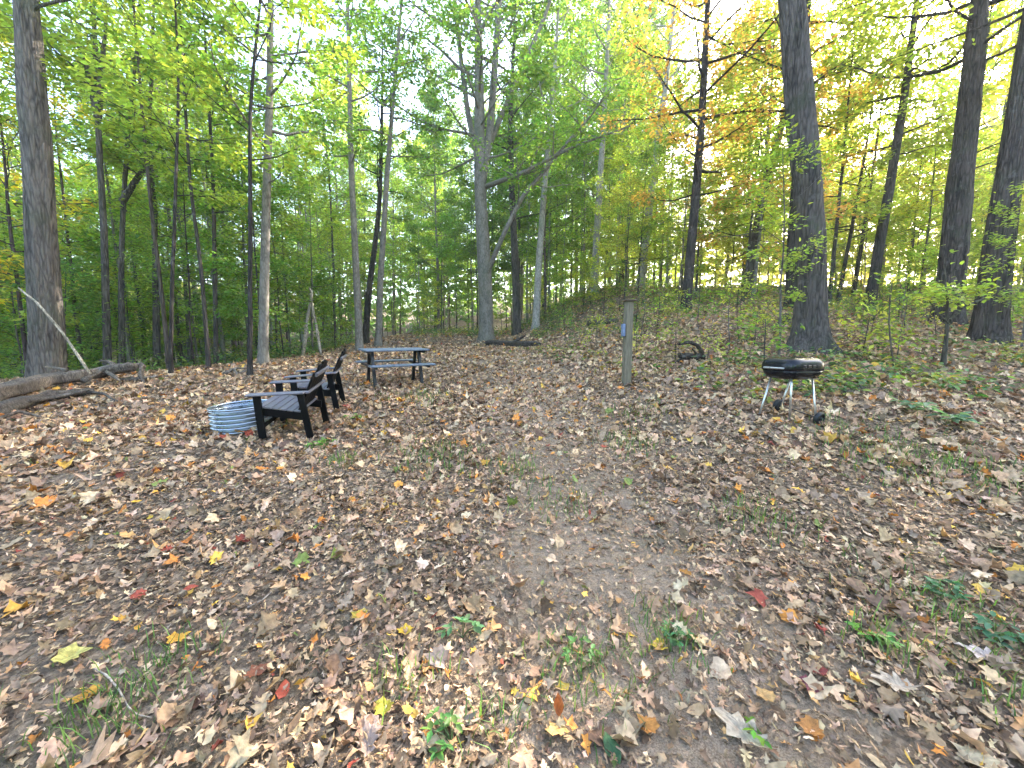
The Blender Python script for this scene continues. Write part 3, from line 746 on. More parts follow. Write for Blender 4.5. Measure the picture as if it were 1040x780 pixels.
plant('forest_tree', LOW[1], 10.2, 16.5, 1.0, 1.15, TINT['orange'], MIDB, 'orange-leaved low tree on the hill right of the lone dark trunk', 'tree')
plant('forest_tree', MID[1], 12.3, 20.8, 2.0, 1.0, TINT['gold'], DARKB, 'taller golden-leaved tree on the hill left of the biggest tree', 'tree')
POLE = [template(500 + q, [13, 15, 11.5, 14][q], [.055, .07, .045, .06][q], [6.0, 7.5, 5.0, 6.5][q], [1.7, 1.9, 1.5, 1.8][q],
                 18, 5, 16, .13, .035, (10, 55), .4, 7, SMOOTHBARK if q % 2 else BARK) for q in range(4)]
scatter('forest_tree', POLE, 50, (-40, 345), (10, 30), ['lime', 'green', 'fresh'], [DARKB, DARKB, MIDB, PALEB],
        'bare pole-like trunk in the left wood, leafy only high up', 'tree', 'pole-like trunks in the left wood', (.8, 1.2), 1.0, 17, left_ok)
scatter('forest_tree', POLE, 46, (335, 700), (23, 40), ['fresh', 'green', 'lime'], [DARKB, MIDB, PALEB],
        'bare pole-like trunk at the far end of the clearing, leafy only high up', 'tree', 'pole-like trunks at the far end', (.8, 1.25), 1.0, 18, lambda x, d, px: d > 28.5 or px > 545)
def at_px(px, d): return (px - 520) / FPX * d
plant('sapling', SAPLING[2], at_px(790, 7.4), 7.4, .6, .62, TINT['lime'], MIDB, 'small leafy sapling whose sprays reach across the biggest trunk', 'sapling')
plant('sapling', SAPLING[0], at_px(1035, 7.9), 7.9, 2.6, .6, TINT['lime'], MIDB, 'small leafy sapling in front of the right trunk of the right edge pair', 'sapling')
plant('forest_tree', MID[2], at_px(-8, 11.5), 11.5, 2.6, 1.2, (.62, .5, .07), MIDB, 'tree at the very left edge, sunlit yellow put into its leaves', 'tree')  # tint raised to stand in for sun on the leaves
plant('forest_tree', LOW[1], at_px(70, 22), 22, 2.6, 1.3, TINT['yellow'], MIDB, 'low tree behind the thick left edge trunk, leaves tinted sunlit yellow', 'tree')  # yellow tint paints the leaves as if sunlit
# unseen trees added right of the view to block the sun
scatter('forest_tree', CANOPY, 12, (1200, 1900), (12, 32), ['olive', 'lime', 'gold'], [MIDB, DARKB],
        'unseen tree added past the right edge to shade the clearing', 'tree', 'added shade trees past the right edge', (.8, 1.0), 2.5, 10)

# ------------------------------------------------------------------ low plants
def low_plants():
    rng = np.random.default_rng(21); P, A, Nn, S, Cc = [], [], [], [], []
    def plantlet(x, y, h, n, leaf, col):
        z = tz(x, y); a = rng.uniform(0, 6.28, n)
        r = rng.uniform(.02, h * .7, n)
        P.append(np.stack([x + r * np.cos(a), y + r * np.sin(a), z + rng.uniform(.25, 1, n) * h], -1))
        A.append(np.stack([np.cos(a), np.sin(a), rng.normal(-.1, .3, n)], -1))
        Nn.append(np.stack([rng.normal(0, .35, n), rng.normal(0, .35, n), np.ones(n)], -1))
        S.append(leaf * rng.uniform(.6, 1.3, n)); Cc.append(np.tile(col, (n, 1)) * rng.uniform(.7, 1.3, (n, 1)))
    cols = [(.11, .19, .045), (.2, .24, .05), (.07, .15, .05), (.32, .29, .06), (.10, .17, .08)]
    n = 0
    while n < 5600:          # the slope of the hill and the edges of the clearing
        px = rng.uniform(540, 1080); d = rng.uniform(2.3, 5.35) ** 2; x = (px - 520) / FPX * d
        m_ = math.sin(x * .9 + 1) * math.sin(d * .8) + .6 * math.sin(x * 2.1 + d)
        lim = 1.6 + max(0, 12 - d) * .25
        if x < lim - .2 * d + 1.0 or rng.uniform(-1.2, .9) > m_: continue
        if rng.uniform() < (.9 if x < 4.2 or d > 7.5 else .6) * float(smooth(19, 9, d)): continue
        if math.hypot(x - 4.6, d - 9.8) < 1.2: continue
        hs = 1 + 1.1 * float(smooth(18, 25, d))
        plantlet(x, d, hs * rng.uniform(.06, .34), int(rng.integers(4, 10)), rng.uniform(.06, .125), cols[int(rng.integers(5))]); n += 1
    n = 0
    while n < 2600:          # left undergrowth
        px = rng.uniform(-60, 360); d = rng.uniform(8.5, 26); x = (px - 520) / FPX * d
        if not left_ok(x, d, px): continue
        plantlet(x, d, rng.uniform(.15, .7), int(rng.integers(6, 14)), rng.uniform(.08, .14), cols[int(rng.integers(3))]); n += 1
    for q in range(900):     # far edge
        px = rng.uniform(420, 640); d = rng.uniform(22, 34); x = (px - 520) / FPX * d
        plantlet(x, d, rng.uniform(.1, .6), int(rng.integers(5, 10)), rng.uniform(.1, .16), cols[int(rng.integers(5))])
    me = leaf_mesh('undergrowth', np.concatenate(P), np.concatenate(A), np.concatenate(Nn), np.concatenate(S), LEAFATTR, np.concatenate(Cc))
    tag(link('undergrowth', me), 'low green and yellowing undergrowth on the hill and at the wood edges', 'undergrowth', kind='stuff')
low_plants()

def grass():
    rng = np.random.default_rng(5); V_, F_, c_, n = [], [], [], 0
    spots = [(445, 466, .45, 260), (430, 405, .5, 200), (520, 478, .3, 120), (640, 452, .35, 120), (590, 690, .22, 160), (675, 650, .2, 120), (325, 455, .12, 60),
             (345, 470, .2, 60), (300, 430, .2, 40), (150, 690, .25, 120), (95, 740, .3, 150), (960, 620, .35, 200), (900, 655, .15, 80), (770, 530, .3, 120), (560, 510, .35, 120),
             (985, 480, .5, 300), (900, 470, .5, 220), (870, 440, .6, 200), (1020, 700, .25, 120), (500, 745, .15, 60), (640, 330, .8, 120), (410, 690, .15, 60), (660, 420, .5, 120)]
    for px, py, rad, m_ in spots:
        c = ground_at(px, py)
        for q in range(m_):
            x, y = c.x + rng.normal(0, rad * .55), c.y + rng.normal(0, rad * .55); z = tz(x, y)
            h = rng.uniform(.03, .10) + .012 * c.y * .5; a = rng.uniform(0, 6.28); w = .0022 + .0004 * c.y
            ca, sa = math.cos(a), math.sin(a); l = rng.uniform(.2, 1.0) * h
            V_ += [(x - sa * w, y + ca * w, z), (x + sa * w, y - ca * w, z), (x + ca * l * .35 + sa * w * .8, y + sa * l * .35 - ca * w * .8, z + h * .6),
                   (x + ca * l * .35 - sa * w * .8, y + sa * l * .35 + ca * w * .8, z + h * .6), (x + ca * l, y + sa * l, z + h)]
            F_ += [(n, n + 1, n + 2), (n, n + 2, n + 3), (n + 3, n + 2, n + 4)]; n += 5
            k = rng.uniform(.7, 1.3); c_ += [(.10 * k, .17 * k, .045 * k)] * 3
    tag(link('grass', np_mesh('grass', V_, F_, 3, LEAFATTR, False, np.array(c_))), 'sparse short grass growing through the leaves', 'grass', kind='stuff')
grass()

def weed(px, py, h, n, leaf, col, label, seed):
    rng = np.random.default_rng(seed); c = ground_at(px, py); t = Tubes(); P, A, S = [], [], []
    for q in range(n):
        a = rng.uniform(0, 6.28); r = rng.uniform(.2, 1) * h * 1.3; zz = rng.uniform(.4, 1) * h
        e = np.array([r * math.cos(a), r * math.sin(a), zz])
        t.add([np.zeros(3), e * [.4, .4, .7], e], [.0022, .0018, .0012], 4, cap=False)
        for k in range(3):
            b = a + (k - 1) * 1.3; P.append(e); A.append([math.cos(b), math.sin(b), rng.normal(0, .2)]); S.append(leaf * rng.uniform(.7, 1.2))
    root = empty('weed', c)
    st = link('stem', t.mesh('stem', LEAFATTR), root)
    at = st.data.attributes.new('tint', 'FLOAT_COLOR', 'FACE'); at.data.foreach_set('color', np.tile([.10, .14, .05, 1], len(st.data.polygons)))
    m_ = len(P)
    link('foliage', leaf_mesh('foliage', np.array(P), np.array(A, float), np.stack([rng.normal(0, .3, m_), rng.normal(0, .3, m_), np.ones(m_)], -1), np.array(S), LEAFATTR,
                              np.tile(col, (m_, 1))), root)
    tag(root, label, 'weed', 'small green weeds in the foreground')
weed(470, 648, .07, 7, .045, (.12, .22, .09), 'small pale green weed left of centre in the foreground, beside a red leaf', 1)
weed(458, 758, .08, 8, .04, (.08, .17, .04), 'green weed at the bottom edge, left of centre', 2)
weed(683, 650, .06, 16, .03, (.07, .17, .06), 'dark clover-like patch right of centre, next to a yellow leaf', 3)
weed(590, 668, .06, 7, .035, (.12, .23, .06), 'light green weed in a grass tuft at lower centre', 4)
weed(888, 652, .06, 10, .04, (.11, .24, .04), 'bright weed clump lower right, near the orange leaves', 5)
weed(962, 610, .08, 18, .045, (.05, .14, .06), 'dark green weed patch near the right edge', 6)
weed(1010, 650, .08, 12, .05, (.05, .13, .06), 'second dark green weed patch, closest to the right edge', 7)
weed(780, 758, .05, 5, .035, (.14, .28, .03), 'tiny bright sprig at the bottom edge beside the big pale curled leaf', 8)
weed(326, 454, .10, 8, .06, (.13, .27, .05), 'upright green weed just below the near chair', 9)
weed(357, 427, .10, 7, .06, (.15, .27, .05), 'green weed to the right behind the chairs', 10)
weed(925, 420, .16, 12, .12, (.13, .21, .12), 'broad pale-leaved plant on the slope right of the grill', 11)
weed(960, 432, .14, 12, .12, (.12, .20, .12), 'second broad pale-leaved plant, further right on the slope', 12)

# --- single fallen leaves that stand out in the foreground
def big_leaf(px, py, kind, size, col, yaw, label, stand=0.0, curl=.35):
    verts, f = SHAPES[kind]; c = ground_at(px, py); rng = np.random.default_rng(int(px * 7 + py))
    # refine once so that the blade can curl
    me = bpy.data.meshes.new('fallen_leaf'); bm = bmesh.new()
    vs = [bm.verts.new((v[0] * size, v[1] * size, 0)) for v in verts]
    for a in f: bm.faces.new([vs[k] for k in a])
    bmesh.ops.subdivide_edges(bm, edges=bm.edges[:], cuts=2, use_grid_fill=True)
    for v in bm.verts:
        u, w = v.co.x / size, v.co.y / size
        v.co.z = size * (curl * (abs(u) * .8 + 1.2 * w * w) + .05 * math.sin(9 * u + 7 * w) + .03 * abs(u) ** .5)
    M = Matrix.Translation((0, 0, .012 + stand * size * .35)) @ Matrix.Rotation(yaw, 4, 'Z') @ Matrix.Rotation(stand, 4, 'X')
    bmesh.ops.transform(bm, matrix=M, verts=bm.verts)
    lo = min(v.co.z for v in bm.verts)
    for v in bm.verts: v.co.z += .012 - lo
    # leaf stalk
    bm.to_mesh(me); bm.free()
    at = me.attributes.new('tint', 'FLOAT_COLOR', 'FACE'); k = len(me.polygons)
    cc = np.ones((k, 4)); cc[:, :3] = np.array(col) * rng.uniform(.85, 1.15, (k, 1)); at.data.foreach_set('color', cc.astype(np.float32).ravel())
    me.materials.append(LITTER)
    tag(link('fallen_leaf', me, loc=c), label, 'leaf', 'fallen leaves that stand out in the foreground')
OR_, YE, TAN_, RED_, PALE_, BR_ = (.5, .2, .04), (.55, .38, .07), (.42, .3, .19), (.22, .05, .04), (.55, .45, .35), (.22, .13, .08)
big_leaf(567, 728, 'oval', .085, (.34, .10, .025), .1, 'rust-orange oval leaf standing on edge near the bottom', 1.1)
big_leaf(622, 768, 'oval', .12, (.045, .10, .04), .2, 'dark green oval leaf cut by the bottom edge')
big_leaf(755, 752, 'oak', .21, (.40, .33, .25), .75, 'longest pale brown curled leaf, bottom right of centre')
big_leaf(820, 745, 'maple', .10, (.38, .17, .05), 1.2, 'brown-orange leaf lower right of the dark red pair')
big_leaf(828, 686, 'maple', .085, RED_, .6, 'dark red maple leaf, upper of the red pair at lower right')
big_leaf(823, 702, 'maple', .09, (.17, .05, .06), 2.2, 'purplish red maple leaf, lower of the red pair at lower right')
big_leaf(775, 710, 'maple', .09, (.5, .3, .12), .3, 'tan-orange maple leaf left of the red pair')
big_leaf(183, 653, 'maple', .10, (.55, .30, .04), -.6, 'golden orange maple leaf left of centre in the foreground')
big_leaf(75, 670, 'maple', .14, (.45, .40, .12), -1.0, 'large yellow-green maple leaf at lower left')
big_leaf(85, 713, 'maple', .10, (.52, .27, .04), 1.9, 'orange maple leaf under the white twig at lower left')
big_leaf(320, 730, 'oak', .10, (.50, .32, .16), -.9, 'light orange lobed leaf at the bottom, left one of two side by side')
big_leaf(302, 747, 'oak', .09, (.55, .42, .22), .4, 'pale yellow lobed leaf at the bottom, beside the light orange one')
big_leaf(388, 727, 'maple', .09, (.42, .34, .04), 2.6, 'mustard yellow maple leaf above the big grey-brown oak leaf')
big_leaf(375, 757, 'oak', .16, (.27, .20, .165), .2, 'big grey-brown oak leaf at the bottom edge left of centre')
big_leaf(412, 643, 'maple', .09, (.52, .34, .04), .2, 'yellow-orange maple leaf above the pale green weed')
big_leaf(363, 628, 'maple', .10, (.50, .37, .06), 1.2, 'yellow maple leaf with a brown neighbour, left of centre')
big_leaf(260, 687, 'maple', .10, (.25, .09, .045), .9, 'reddish brown maple leaf left of the mustard one')
big_leaf(668, 660, 'maple', .09, (.52, .37, .05), 1.5, 'yellow leaf lying on the clover-like patch')
big_leaf(655, 742, 'maple', .10, (.45, .20, .05), .5, 'orange-brown crumpled leaf at the bottom right of centre')
big_leaf(1000, 605, 'maple', .12, (.52, .33, .06), 2.0, 'golden leaf by the dark weed patch at the right edge')
big_leaf(910, 700, 'oak', .17, (.38, .31, .24), 1.3, 'pale grey-brown lobed leaf at lower right')
big_leaf(1000, 672, 'oak', .18, (.45, .37, .33), .9, 'pinkish grey oak leaf at the right edge')
big_leaf(985, 775, 'maple', .13, (.55, .42, .26), .4, 'pale tan leaf in the bottom right corner')
big_leaf(213, 712, 'oval', .13, (.25, .18, .13), .9, 'wide brown leaf right of the white twig')

def twig(pts, r, label, mat_=DEADWOOD, color=(1.6, 1.6, 1.6), name='twig'):
    g = [ground_at(*p) for p in pts]; b = g[0]; t = Tubes()
    n = len(g) * 3; tt = np.linspace(0, len(g) - 1, n)
    Q_ = np.stack([np.interp(tt, range(len(g)), [v[c] - b[c] for v in g]) for c in range(3)], -1); Q_[:, 2] += r * 1.1 + .016
    t.add(Q_, np.linspace(r, r * .45, n), 6)
    o = link(name, t.mesh(name, mat_), loc=b); o.color = (*color, 1)
    tag(o, label, 'twig')
twig([(93, 683), (110, 692), (122, 706), (131, 724), (140, 731), (155, 735)], .0045, 'thin white crooked twig on the ground at lower left', color=(1.9, 1.7, 1.5))
twig([(252, 622), (266, 614), (276, 606)], .006, 'short straight grey twig left of centre', color=(1.5, 1.35, 1.2))

# ------------------------------------------------------------------ chairs
def chair(px, py, face, label):
    """modern adirondack chair; local +x is the way it faces, (px,py) its front near foot"""
    p = ground_at(px, py); fx, fy = Vector(face).normalized()
    rz = math.atan2(fy, fx)
    # slope of the ground under the chair
    off = Matrix.Rotation(rz, 3, 'Z') @ Vector((.26, .29, 0))
    x, y = p.x - off.x, p.y - off.y
    root = empty('adirondack_chair', (x, y, 0), rz)
    ex, ey = Vector((math.cos(rz), math.sin(rz))), Vector((-math.sin(rz), math.cos(rz)))
    hx = (tz(x + ex.x * .35, y + ex.y * .35) - tz(x - ex.x * .35, y - ex.y * .35)) / .7
    hy = (tz(x + ey.x * .35, y + ey.y * .35) - tz(x - ey.x * .35, y - ey.y * .35)) / .7
    root.rotation_euler = (math.atan(hy), -math.atan(hx), rz)
    root.location.z = tz(x, y) - .005
    for s in (1, -1):
        b = Box(); b.bar((.26, s * .29, -.02), (.26, s * .29, .575), .030, .085); b.build('leg', BLACKPLASTIC, root)
        b = Box(); b.bar((-.30, s * .29, -.02), (-.235, s * .29, .60), .030, .080); b.build('leg', BLACKPLASTIC, root)
        b = Box(); b.bar((.24, s * .257, .355), (-.27, s * .257, .28), .030, .10); b.build('side_rail', BLACKPLASTIC, root)
        b = Box(); b.box((.035, s * .305, .592), (.66, .10, .022), Matrix.Rotation(R(-2.5), 3, 'Y').inverted(), .007); b.build('armrest', SHEENGREY, root)
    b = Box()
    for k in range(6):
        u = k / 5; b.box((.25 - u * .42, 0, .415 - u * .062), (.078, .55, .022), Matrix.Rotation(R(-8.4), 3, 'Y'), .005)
    b.build('seat', SHEENGREY, root)
    b = Box(); b.box((.298, 0, .35), (.022, .55, .09), None, .004); b.build('apron', BLACKPLASTIC, root)
    b = Box(); b.bar((.26, -.27, .16), (.26, .27, .16), .05, .024, (0, 0, 1)); b.build('stretcher', BLACKPLASTIC, root)
    # back of upright slats with a rounded top
    b = Box()
    for k in range(5):
        yy = (k - 2) * .102; top = .705 - .030 * (k - 2) ** 2
        a = Vector((-.15, yy * .94, .30)); d = Vector((-.43, (k - 2) * .006, .91)).normalized()
        b.bar(a, a + d * top, .097, .024, (0, 1, 0), .005)
    b.build('backrest', BLACKPLASTIC, root)
    b = Box(); b.box((-.416, 0, .80), (.03, .44, .05), Matrix.Rotation(R(-26), 3, 'Y'), .005); b.build('back_brace', SHEENGREY, root)  # grey stands for light caught by the black brace
    b = Box(); b.box((-.31, 0, .598), (.055, .60, .026), None, .005); b.build('arm_brace', SHEENGREY, root)
    return tag(root, label, 'chair', 'black wooden-look garden chairs by the fire ring')
chair(267, 447, (-.992, -.125), 'nearer black slatted garden chair, its arm beside the metal fire ring')
chair(302, 420, (-.968, -.25), 'farther black slatted garden chair, half hidden behind the nearer one')

# ------------------------------------------------------------------ fire ring
def fire_ring():
    c = ground_at(239, 434); c = ground_at(239, 443) + Vector((-.12, .34, 0)); c.z = tz(c.x, c.y)
    root = empty('fire_ring', c)
    root.rotation_euler = (R(3.0), R(-2), 0)
    prof = []; H = .30; n = 110; r = .345
    for k in range(n + 1):
        z = (H + .1) * k / n - .1; prof.append((r + .017 * math.cos(2 * math.pi * z / (H / 5.5)), z))
    prof += [(r + .016, H - .014), (r + .016, H + .004), (r + .002, H + .006), (r + .001, H - .02)]
    prof += [(r - .006 + .017 * math.cos(2 * math.pi * z / (H / 5.5)), z) for z in np.linspace(H - .03, 0, 90)]
    link('wall', lathe_mesh('wall', prof, GALV, 72), root)
    prof = [(.001, .035), (.15, .03), (.28, .012), (.318, .0), (.318, -.03)]
    link('ash_bed', lathe_mesh('ash_bed', prof[::-1], CHAR, 40), root)
    t = Tubes()
    t.add([(r + .013, 0, .0), (r + .013, 0, .28)], [.012, .012], 6)
    link('seam', t.mesh('seam', GALV), root)
    tag(root, 'round corrugated galvanised steel fire ring left of the near black chair', 'fire ring')
fire_ring()

# ------------------------------------------------------------------ picnic table
def picnic_table():
    x, y = -2.55, 8.35; rz = R(34)
    root = empty('picnic_table', (x, y, tz(x, y)), rz)
    ex, ey = Vector((math.cos(rz), math.sin(rz))), Vector((-math.sin(rz), math.cos(rz)))
    hx = (tz(x + ex.x * .5, y + ex.y * .5) - tz(x - ex.x * .5, y - ex.y * .5))
    hy = (tz(x + ey.x * .5, y + ey.y * .5) - tz(x - ey.x * .5, y - ey.y * .5))
    root.rotation_euler = (math.atan(hy), -math.atan(hx), rz)
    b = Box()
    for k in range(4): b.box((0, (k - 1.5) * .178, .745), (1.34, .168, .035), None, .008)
    b.build('tabletop', SHEENMETAL, root)
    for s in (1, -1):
        b = Box(); b.box((0, s * .57, .455), (1.34, .24, .035), None, .008); b.build('bench', SHEENMETAL, root)
    for e in (1, -1):
        xx = e * .50
        for s in (1, -1):
            b = Box(); b.bar((xx, s * .30, -.02), (xx, s * .10, .725), .06, .06, (1, 0, 0)); b.build('leg', BLACKMETAL, root)
        b = Box(); b.bar((xx + .045 * e, -.62, .415), (xx + .045 * e, .62, .415), .05, .035, (0, 0, 1)); b.build('bench_support', BLACKMETAL, root)
        b = Box(); b.bar((xx + .045 * e, -.34, .705), (xx + .045 * e, .34, .705), .05, .035, (0, 0, 1)); b.build('top_support', BLACKMETAL, root)
    tag(root, 'dark picnic table with two attached benches, blue-grey sheen painted on', 'picnic table')
picnic_table()

# ------------------------------------------------------------------ grill
def grill():
    c = ground_at(802, 426)
    base = Vector((c.x + .07, c.y + .12, 0)); base.z = tz(base.x, base.y)
    d = base.y
    root = empty('charcoal_grill', base, R(17)); root.scale = (1.06, 1.06, 1.0)
    sq = lambda a: 1 / (np.abs(np.cos(a)) ** 5 + np.abs(np.sin(a)) ** 5) ** (1 / 5)
    ratio = .82
    def body(name, prof, m_):
        me = lathe_mesh(name, prof, m_, 64, sq)
        for v in me.vertices: v.co.y *= ratio
        return me
    zb = .51
    R0 = .272
    link('bowl', body('bowl', [(.001, zb - .045), (R0 * .55, zb - .04), (R0 * .82, zb - .02), (R0 * .95, zb + .03), (R0, zb + .085), (R0 * .97, zb + .085), (R0 * .9, zb + .03), (.001, zb)], ENAMEL), root)
    lid = link('lid', body('lid', [(R0 * 1.03, zb + .080), (R0 * 1.035, zb + .10), (R0 * 1.02, zb + .15), (R0 * .97, zb + .195), (R0 * .84, zb + .222), (R0 * .5, zb + .236), (.001, zb + .24)], ENAMEL), root)
    b = Box(); b.box((-R0 * 1.10, 0, zb + .105), (.022, .26, .022), None, .008)
    for s in (1, -1): b.box((-R0 * 1.04, s * .11, zb + .105), (.05, .02, .016), None, .003)
    b.build('handle', CHROME, lid)
    b = Box()
    for k in range(4): b.box(((k - 1.5) * .075, -R0 * ratio * 1.028, zb + .128), (.05, .012, .034), None, .003)
    b.build('vent', BLACKMETAL, lid)
    root.scale = (1.06, 1.06, 1.0); inv = (Matrix.Translation(base) @ Matrix.Rotation(R(17), 4, 'Z') @ Matrix.Diagonal((1.06, 1.06, 1, 1))).inverted()
    axle = []
    for (sx, sy), (px, py), wheel in (((-1, 1), (770, 424), 0), ((-1, -1), (802, 427), 0), ((1, -1), (828, 430), 1), ((1, 1), (793, 418), 1)):
        f = inv @ ground_at(px, py); top = Vector((sx * .165, sy * .125, zb - .01))
        bot = f + Vector((0, 0, .075 if wheel else -.01))
        t = Tubes(); t.add([top, (top + bot) / 2, bot], [.0115] * 3, 10)
        link('leg', t.mesh('leg', CHROME), root)
        if wheel: axle.append(bot)
    ad = (axle[0] - axle[1]).normalized()
    for q, p in enumerate(axle):
        wm = lathe_mesh('wheel', [(.012, -.028), (.055, -.028), (.074, -.022), (.078, 0), (.074, .022), (.055, .028), (.050, .012), (.018, .012), (.016, .034), (.001, .034)], TYRE, 32)
        wo_ = link('wheel', wm, root); out_ = ad if q == 0 else -ad
        wo_.location = p + out_ * .035; wo_.rotation_mode = 'QUATERNION'; wo_.rotation_quaternion = out_.to_track_quat('Z', 'Y')
    t = Tubes(); t.add(axle, [.006, .006], 8); link('axle', t.mesh('axle', BLACKMETAL), root)
    tag(root, 'black rounded charcoal grill on thin silver legs with wheels', 'grill')
grill()

# ------------------------------------------------------------------ post
def post():
    p = ground_at(636, 391); root = empty('wooden_post', p, R(8))
    k = p.y / FPX; H = 84 * k
    b = Box(); b.box((0, 0, H / 2 - .1), (.135, .135, H + .2), None, .012); b.build('shaft', POSTWOOD, root)
    b = Box(); b.box((.01, 0, H + .014), (.23, .22, .025), None, .004); b.build('cap_board', BROWNBOARD, root)
    b = Box(); b.bar((.075, 0, H - .22), (.19, 0, H - .14), .05, .03); b.build('bracket', BROWNBOARD, root)
    b = Box(); b.box((-.098, -.02, H * .66), (.045, .10, .22), None, .008); b.build('box', BLUEBOX, root)
    tag(root, 'weathered square wooden post with a flat cap and small blue-grey box', 'post')
post()

# ------------------------------------------------------------------ dead wood
def dead(name, label, cat, tubes, color=(1, 1, 1), mat_=DEADWOOD, kids=()):
    """tubes: list of (points, r0, r1); first is the body, the rest are stubs of it"""
    b = Vector(tubes[0][0][0]); t = Tubes(); rng = np.random.default_rng(len(label))
    root = empty(name, b)
    for k, (pts, r0, r1) in enumerate(tubes):
        t = Tubes(); n = len(pts) * 5; tt = np.linspace(0, len(pts) - 1, n)
        Q_ = np.stack([np.interp(tt, range(len(pts)), [p[c] - b[c] for p in pts]) for c in range(3)], -1)
        Q_ += rng.normal(0, r0 * .05, Q_.shape)
        ph = rng.uniform(0, 6.28, 5); rr_ = rng.normal(0, .06, (40, 18 if r0 > .05 else 8))
        def bk(i_, ang): return 1 + rr_[i_ % 40] + .13 * np.sin(2 * ang + ph[0] + i_ * .1) + .09 * np.sin(5 * ang + ph[1]) + .06 * np.sin(9 * ang + ph[2] + i_ * .2) + .05 * math.sin(i_ * 1.3 + ph[3])
        rad = np.linspace(r0, r1, n); rad[-1] *= .6
        t.add(Q_, rad, 18 if r0 > .05 else 8, bk)
        o = link('log' if k == 0 else 'stub', t.mesh(name, mat_), root); o.color = (*color, 1)
    return tag(root, label, cat)

def gp(px, py, lift=0.0):
    p = ground_at(px, py); p.z += lift; return p
def dp(px, py, d): return at_depth(px, py, d)

L0 = gp(-40, 424); d0 = 7.6
dead('fallen_log', 'long grey weathered log lying at the left edge, torn end raised to the right', 'log',
     [([gp(-70, 432, .13), gp(-5, 409, .16), gp(50, 396, .20), gp(105, 390, .27), gp(140, 388, .36)], .17, .11),
      ([gp(118, 390, .30), gp(147, 386, .36), gp(143, 388, .16), gp(146, 389, .0)], .07, .03),
      ([gp(122, 388, .34), gp(112, 387, .45), gp(103, 387, .47)], .05, .02),
      ([gp(70, 394, .36), gp(60, 393, .39), gp(48, 391, .38)], .035, .015),
      ([gp(85, 393, .13), gp(108, 390, .30), gp(122, 393, .14)], .06, .03)], (.62, .56, .5))
dead('fallen_log', 'darker split log lying under the long weathered log', 'log',
     [([gp(-70, 452, .08), gp(-5, 424, .09), gp(50, 408, .10), gp(97, 402, .10)], .13, .07),
      ([gp(80, 403, .10), gp(105, 405, .10), gp(124, 412, .02)], .035, .015),
      ([gp(10, 420, .14), gp(50, 412, .12), gp(92, 405, .16)], .05, .03),
      ([gp(-10, 432, .05), gp(20, 426, .12), gp(40, 425, .03)], .03, .012)], (.42, .38, .34))
dead('dead_branch', 'pale thin dead branch leaning diagonally against the thick left trunk', 'branch',
     [([dp(92, 380, 7.9), dp(62, 336, 7.75), dp(38, 308, 7.65), dp(18, 292, 7.6)], .026, .014)], (1.5, 1.5, 1.35))
dead('dead_branch', 'flat grey branch lying right of the torn log end', 'branch',
     [([gp(122, 388, .04), gp(150, 386, .05), gp(178, 383, .04)], .05, .02)], (1.0, .95, .9))
SY = gp(318, 362).y
dead('dead_snag', 'two pale dead stems leaning together at the wood edge left of the picnic table', 'snag',
     [([dp(308, 362, SY), dp(312, 325, SY), dp(317, 298, SY), dp(314, 292, SY)], .065, .03),
      ([dp(316, 305, SY), dp(321, 330, SY), dp(326, 361, SY)], .04, .055)], (1.6, 1.5, 1.35))
AR = gp(713, 366, .0)
dead('root_snag', 'dark arched root over rotten wood on the slope right of the post', 'root',
     [([gp(690, 366, .05), gp(702, 366, .07), gp(716, 366, .05)], .10, .06),
      ([AR, AR + Vector((-.02, 0, .18)), AR + Vector((-.12, 0, .31)), AR + Vector((-.30, 0, .37)), AR + Vector((-.52, 0, .33))], .05, .03),
      ([gp(692, 367, .03), gp(686, 370, .02)], .05, .02),
      ([AR + Vector((-.1, 0, 0)), AR + Vector((-.14, 0, .15)), AR + Vector((-.22, 0, .24))], .03, .012)], (.22, .20, .19))
dead('rotten_log', 'dark rotten log lying at the foot of the hill, left of the post', 'log',
     [([gp(495, 351, .08), gp(518, 352, .10), gp(548, 352, .08)], .15, .10), ([gp(520, 351, .1), gp(534, 346, .25)], .07, .03)], (.3, .27, .25))
dead('rotten_log', 'short dark log further up the slope behind the post', 'log',
     [([gp(598, 331, .06), gp(612, 330, .08), gp(628, 328, .08)], .13, .08)], (.4, .35, .3))
dead('tree_stump', 'low dark broken stump at the foot of the biggest tree', 'stump',
     [([gp(796, 330, -.05), gp(797, 330, .28)], .17, .12), ([gp(792, 331, .05), gp(785, 333, .02)], .06, .03)], (.3, .27, .25))
dead('brush_pile', 'small heap of dead sticks at the wood edge left of the chairs', 'sticks',
     [([gp(228, 381, .03), gp(240, 378, .10), gp(252, 376, .05)], .045, .02), ([gp(232, 377, .03), gp(238, 380, .12), gp(243, 383, .03)], .03, .015),
      ([gp(240, 381, .02), gp(250, 380, .08), gp(262, 377, .03)], .035, .015)], (.7, .65, .6))
dead('dead_branch', 'mossy half-buried branch on the slope right of the grill', 'branch',
     [([gp(858, 402, .02), gp(880, 396, .05), gp(905, 398, .02)], .05, .02)], (.55, .5, .42))

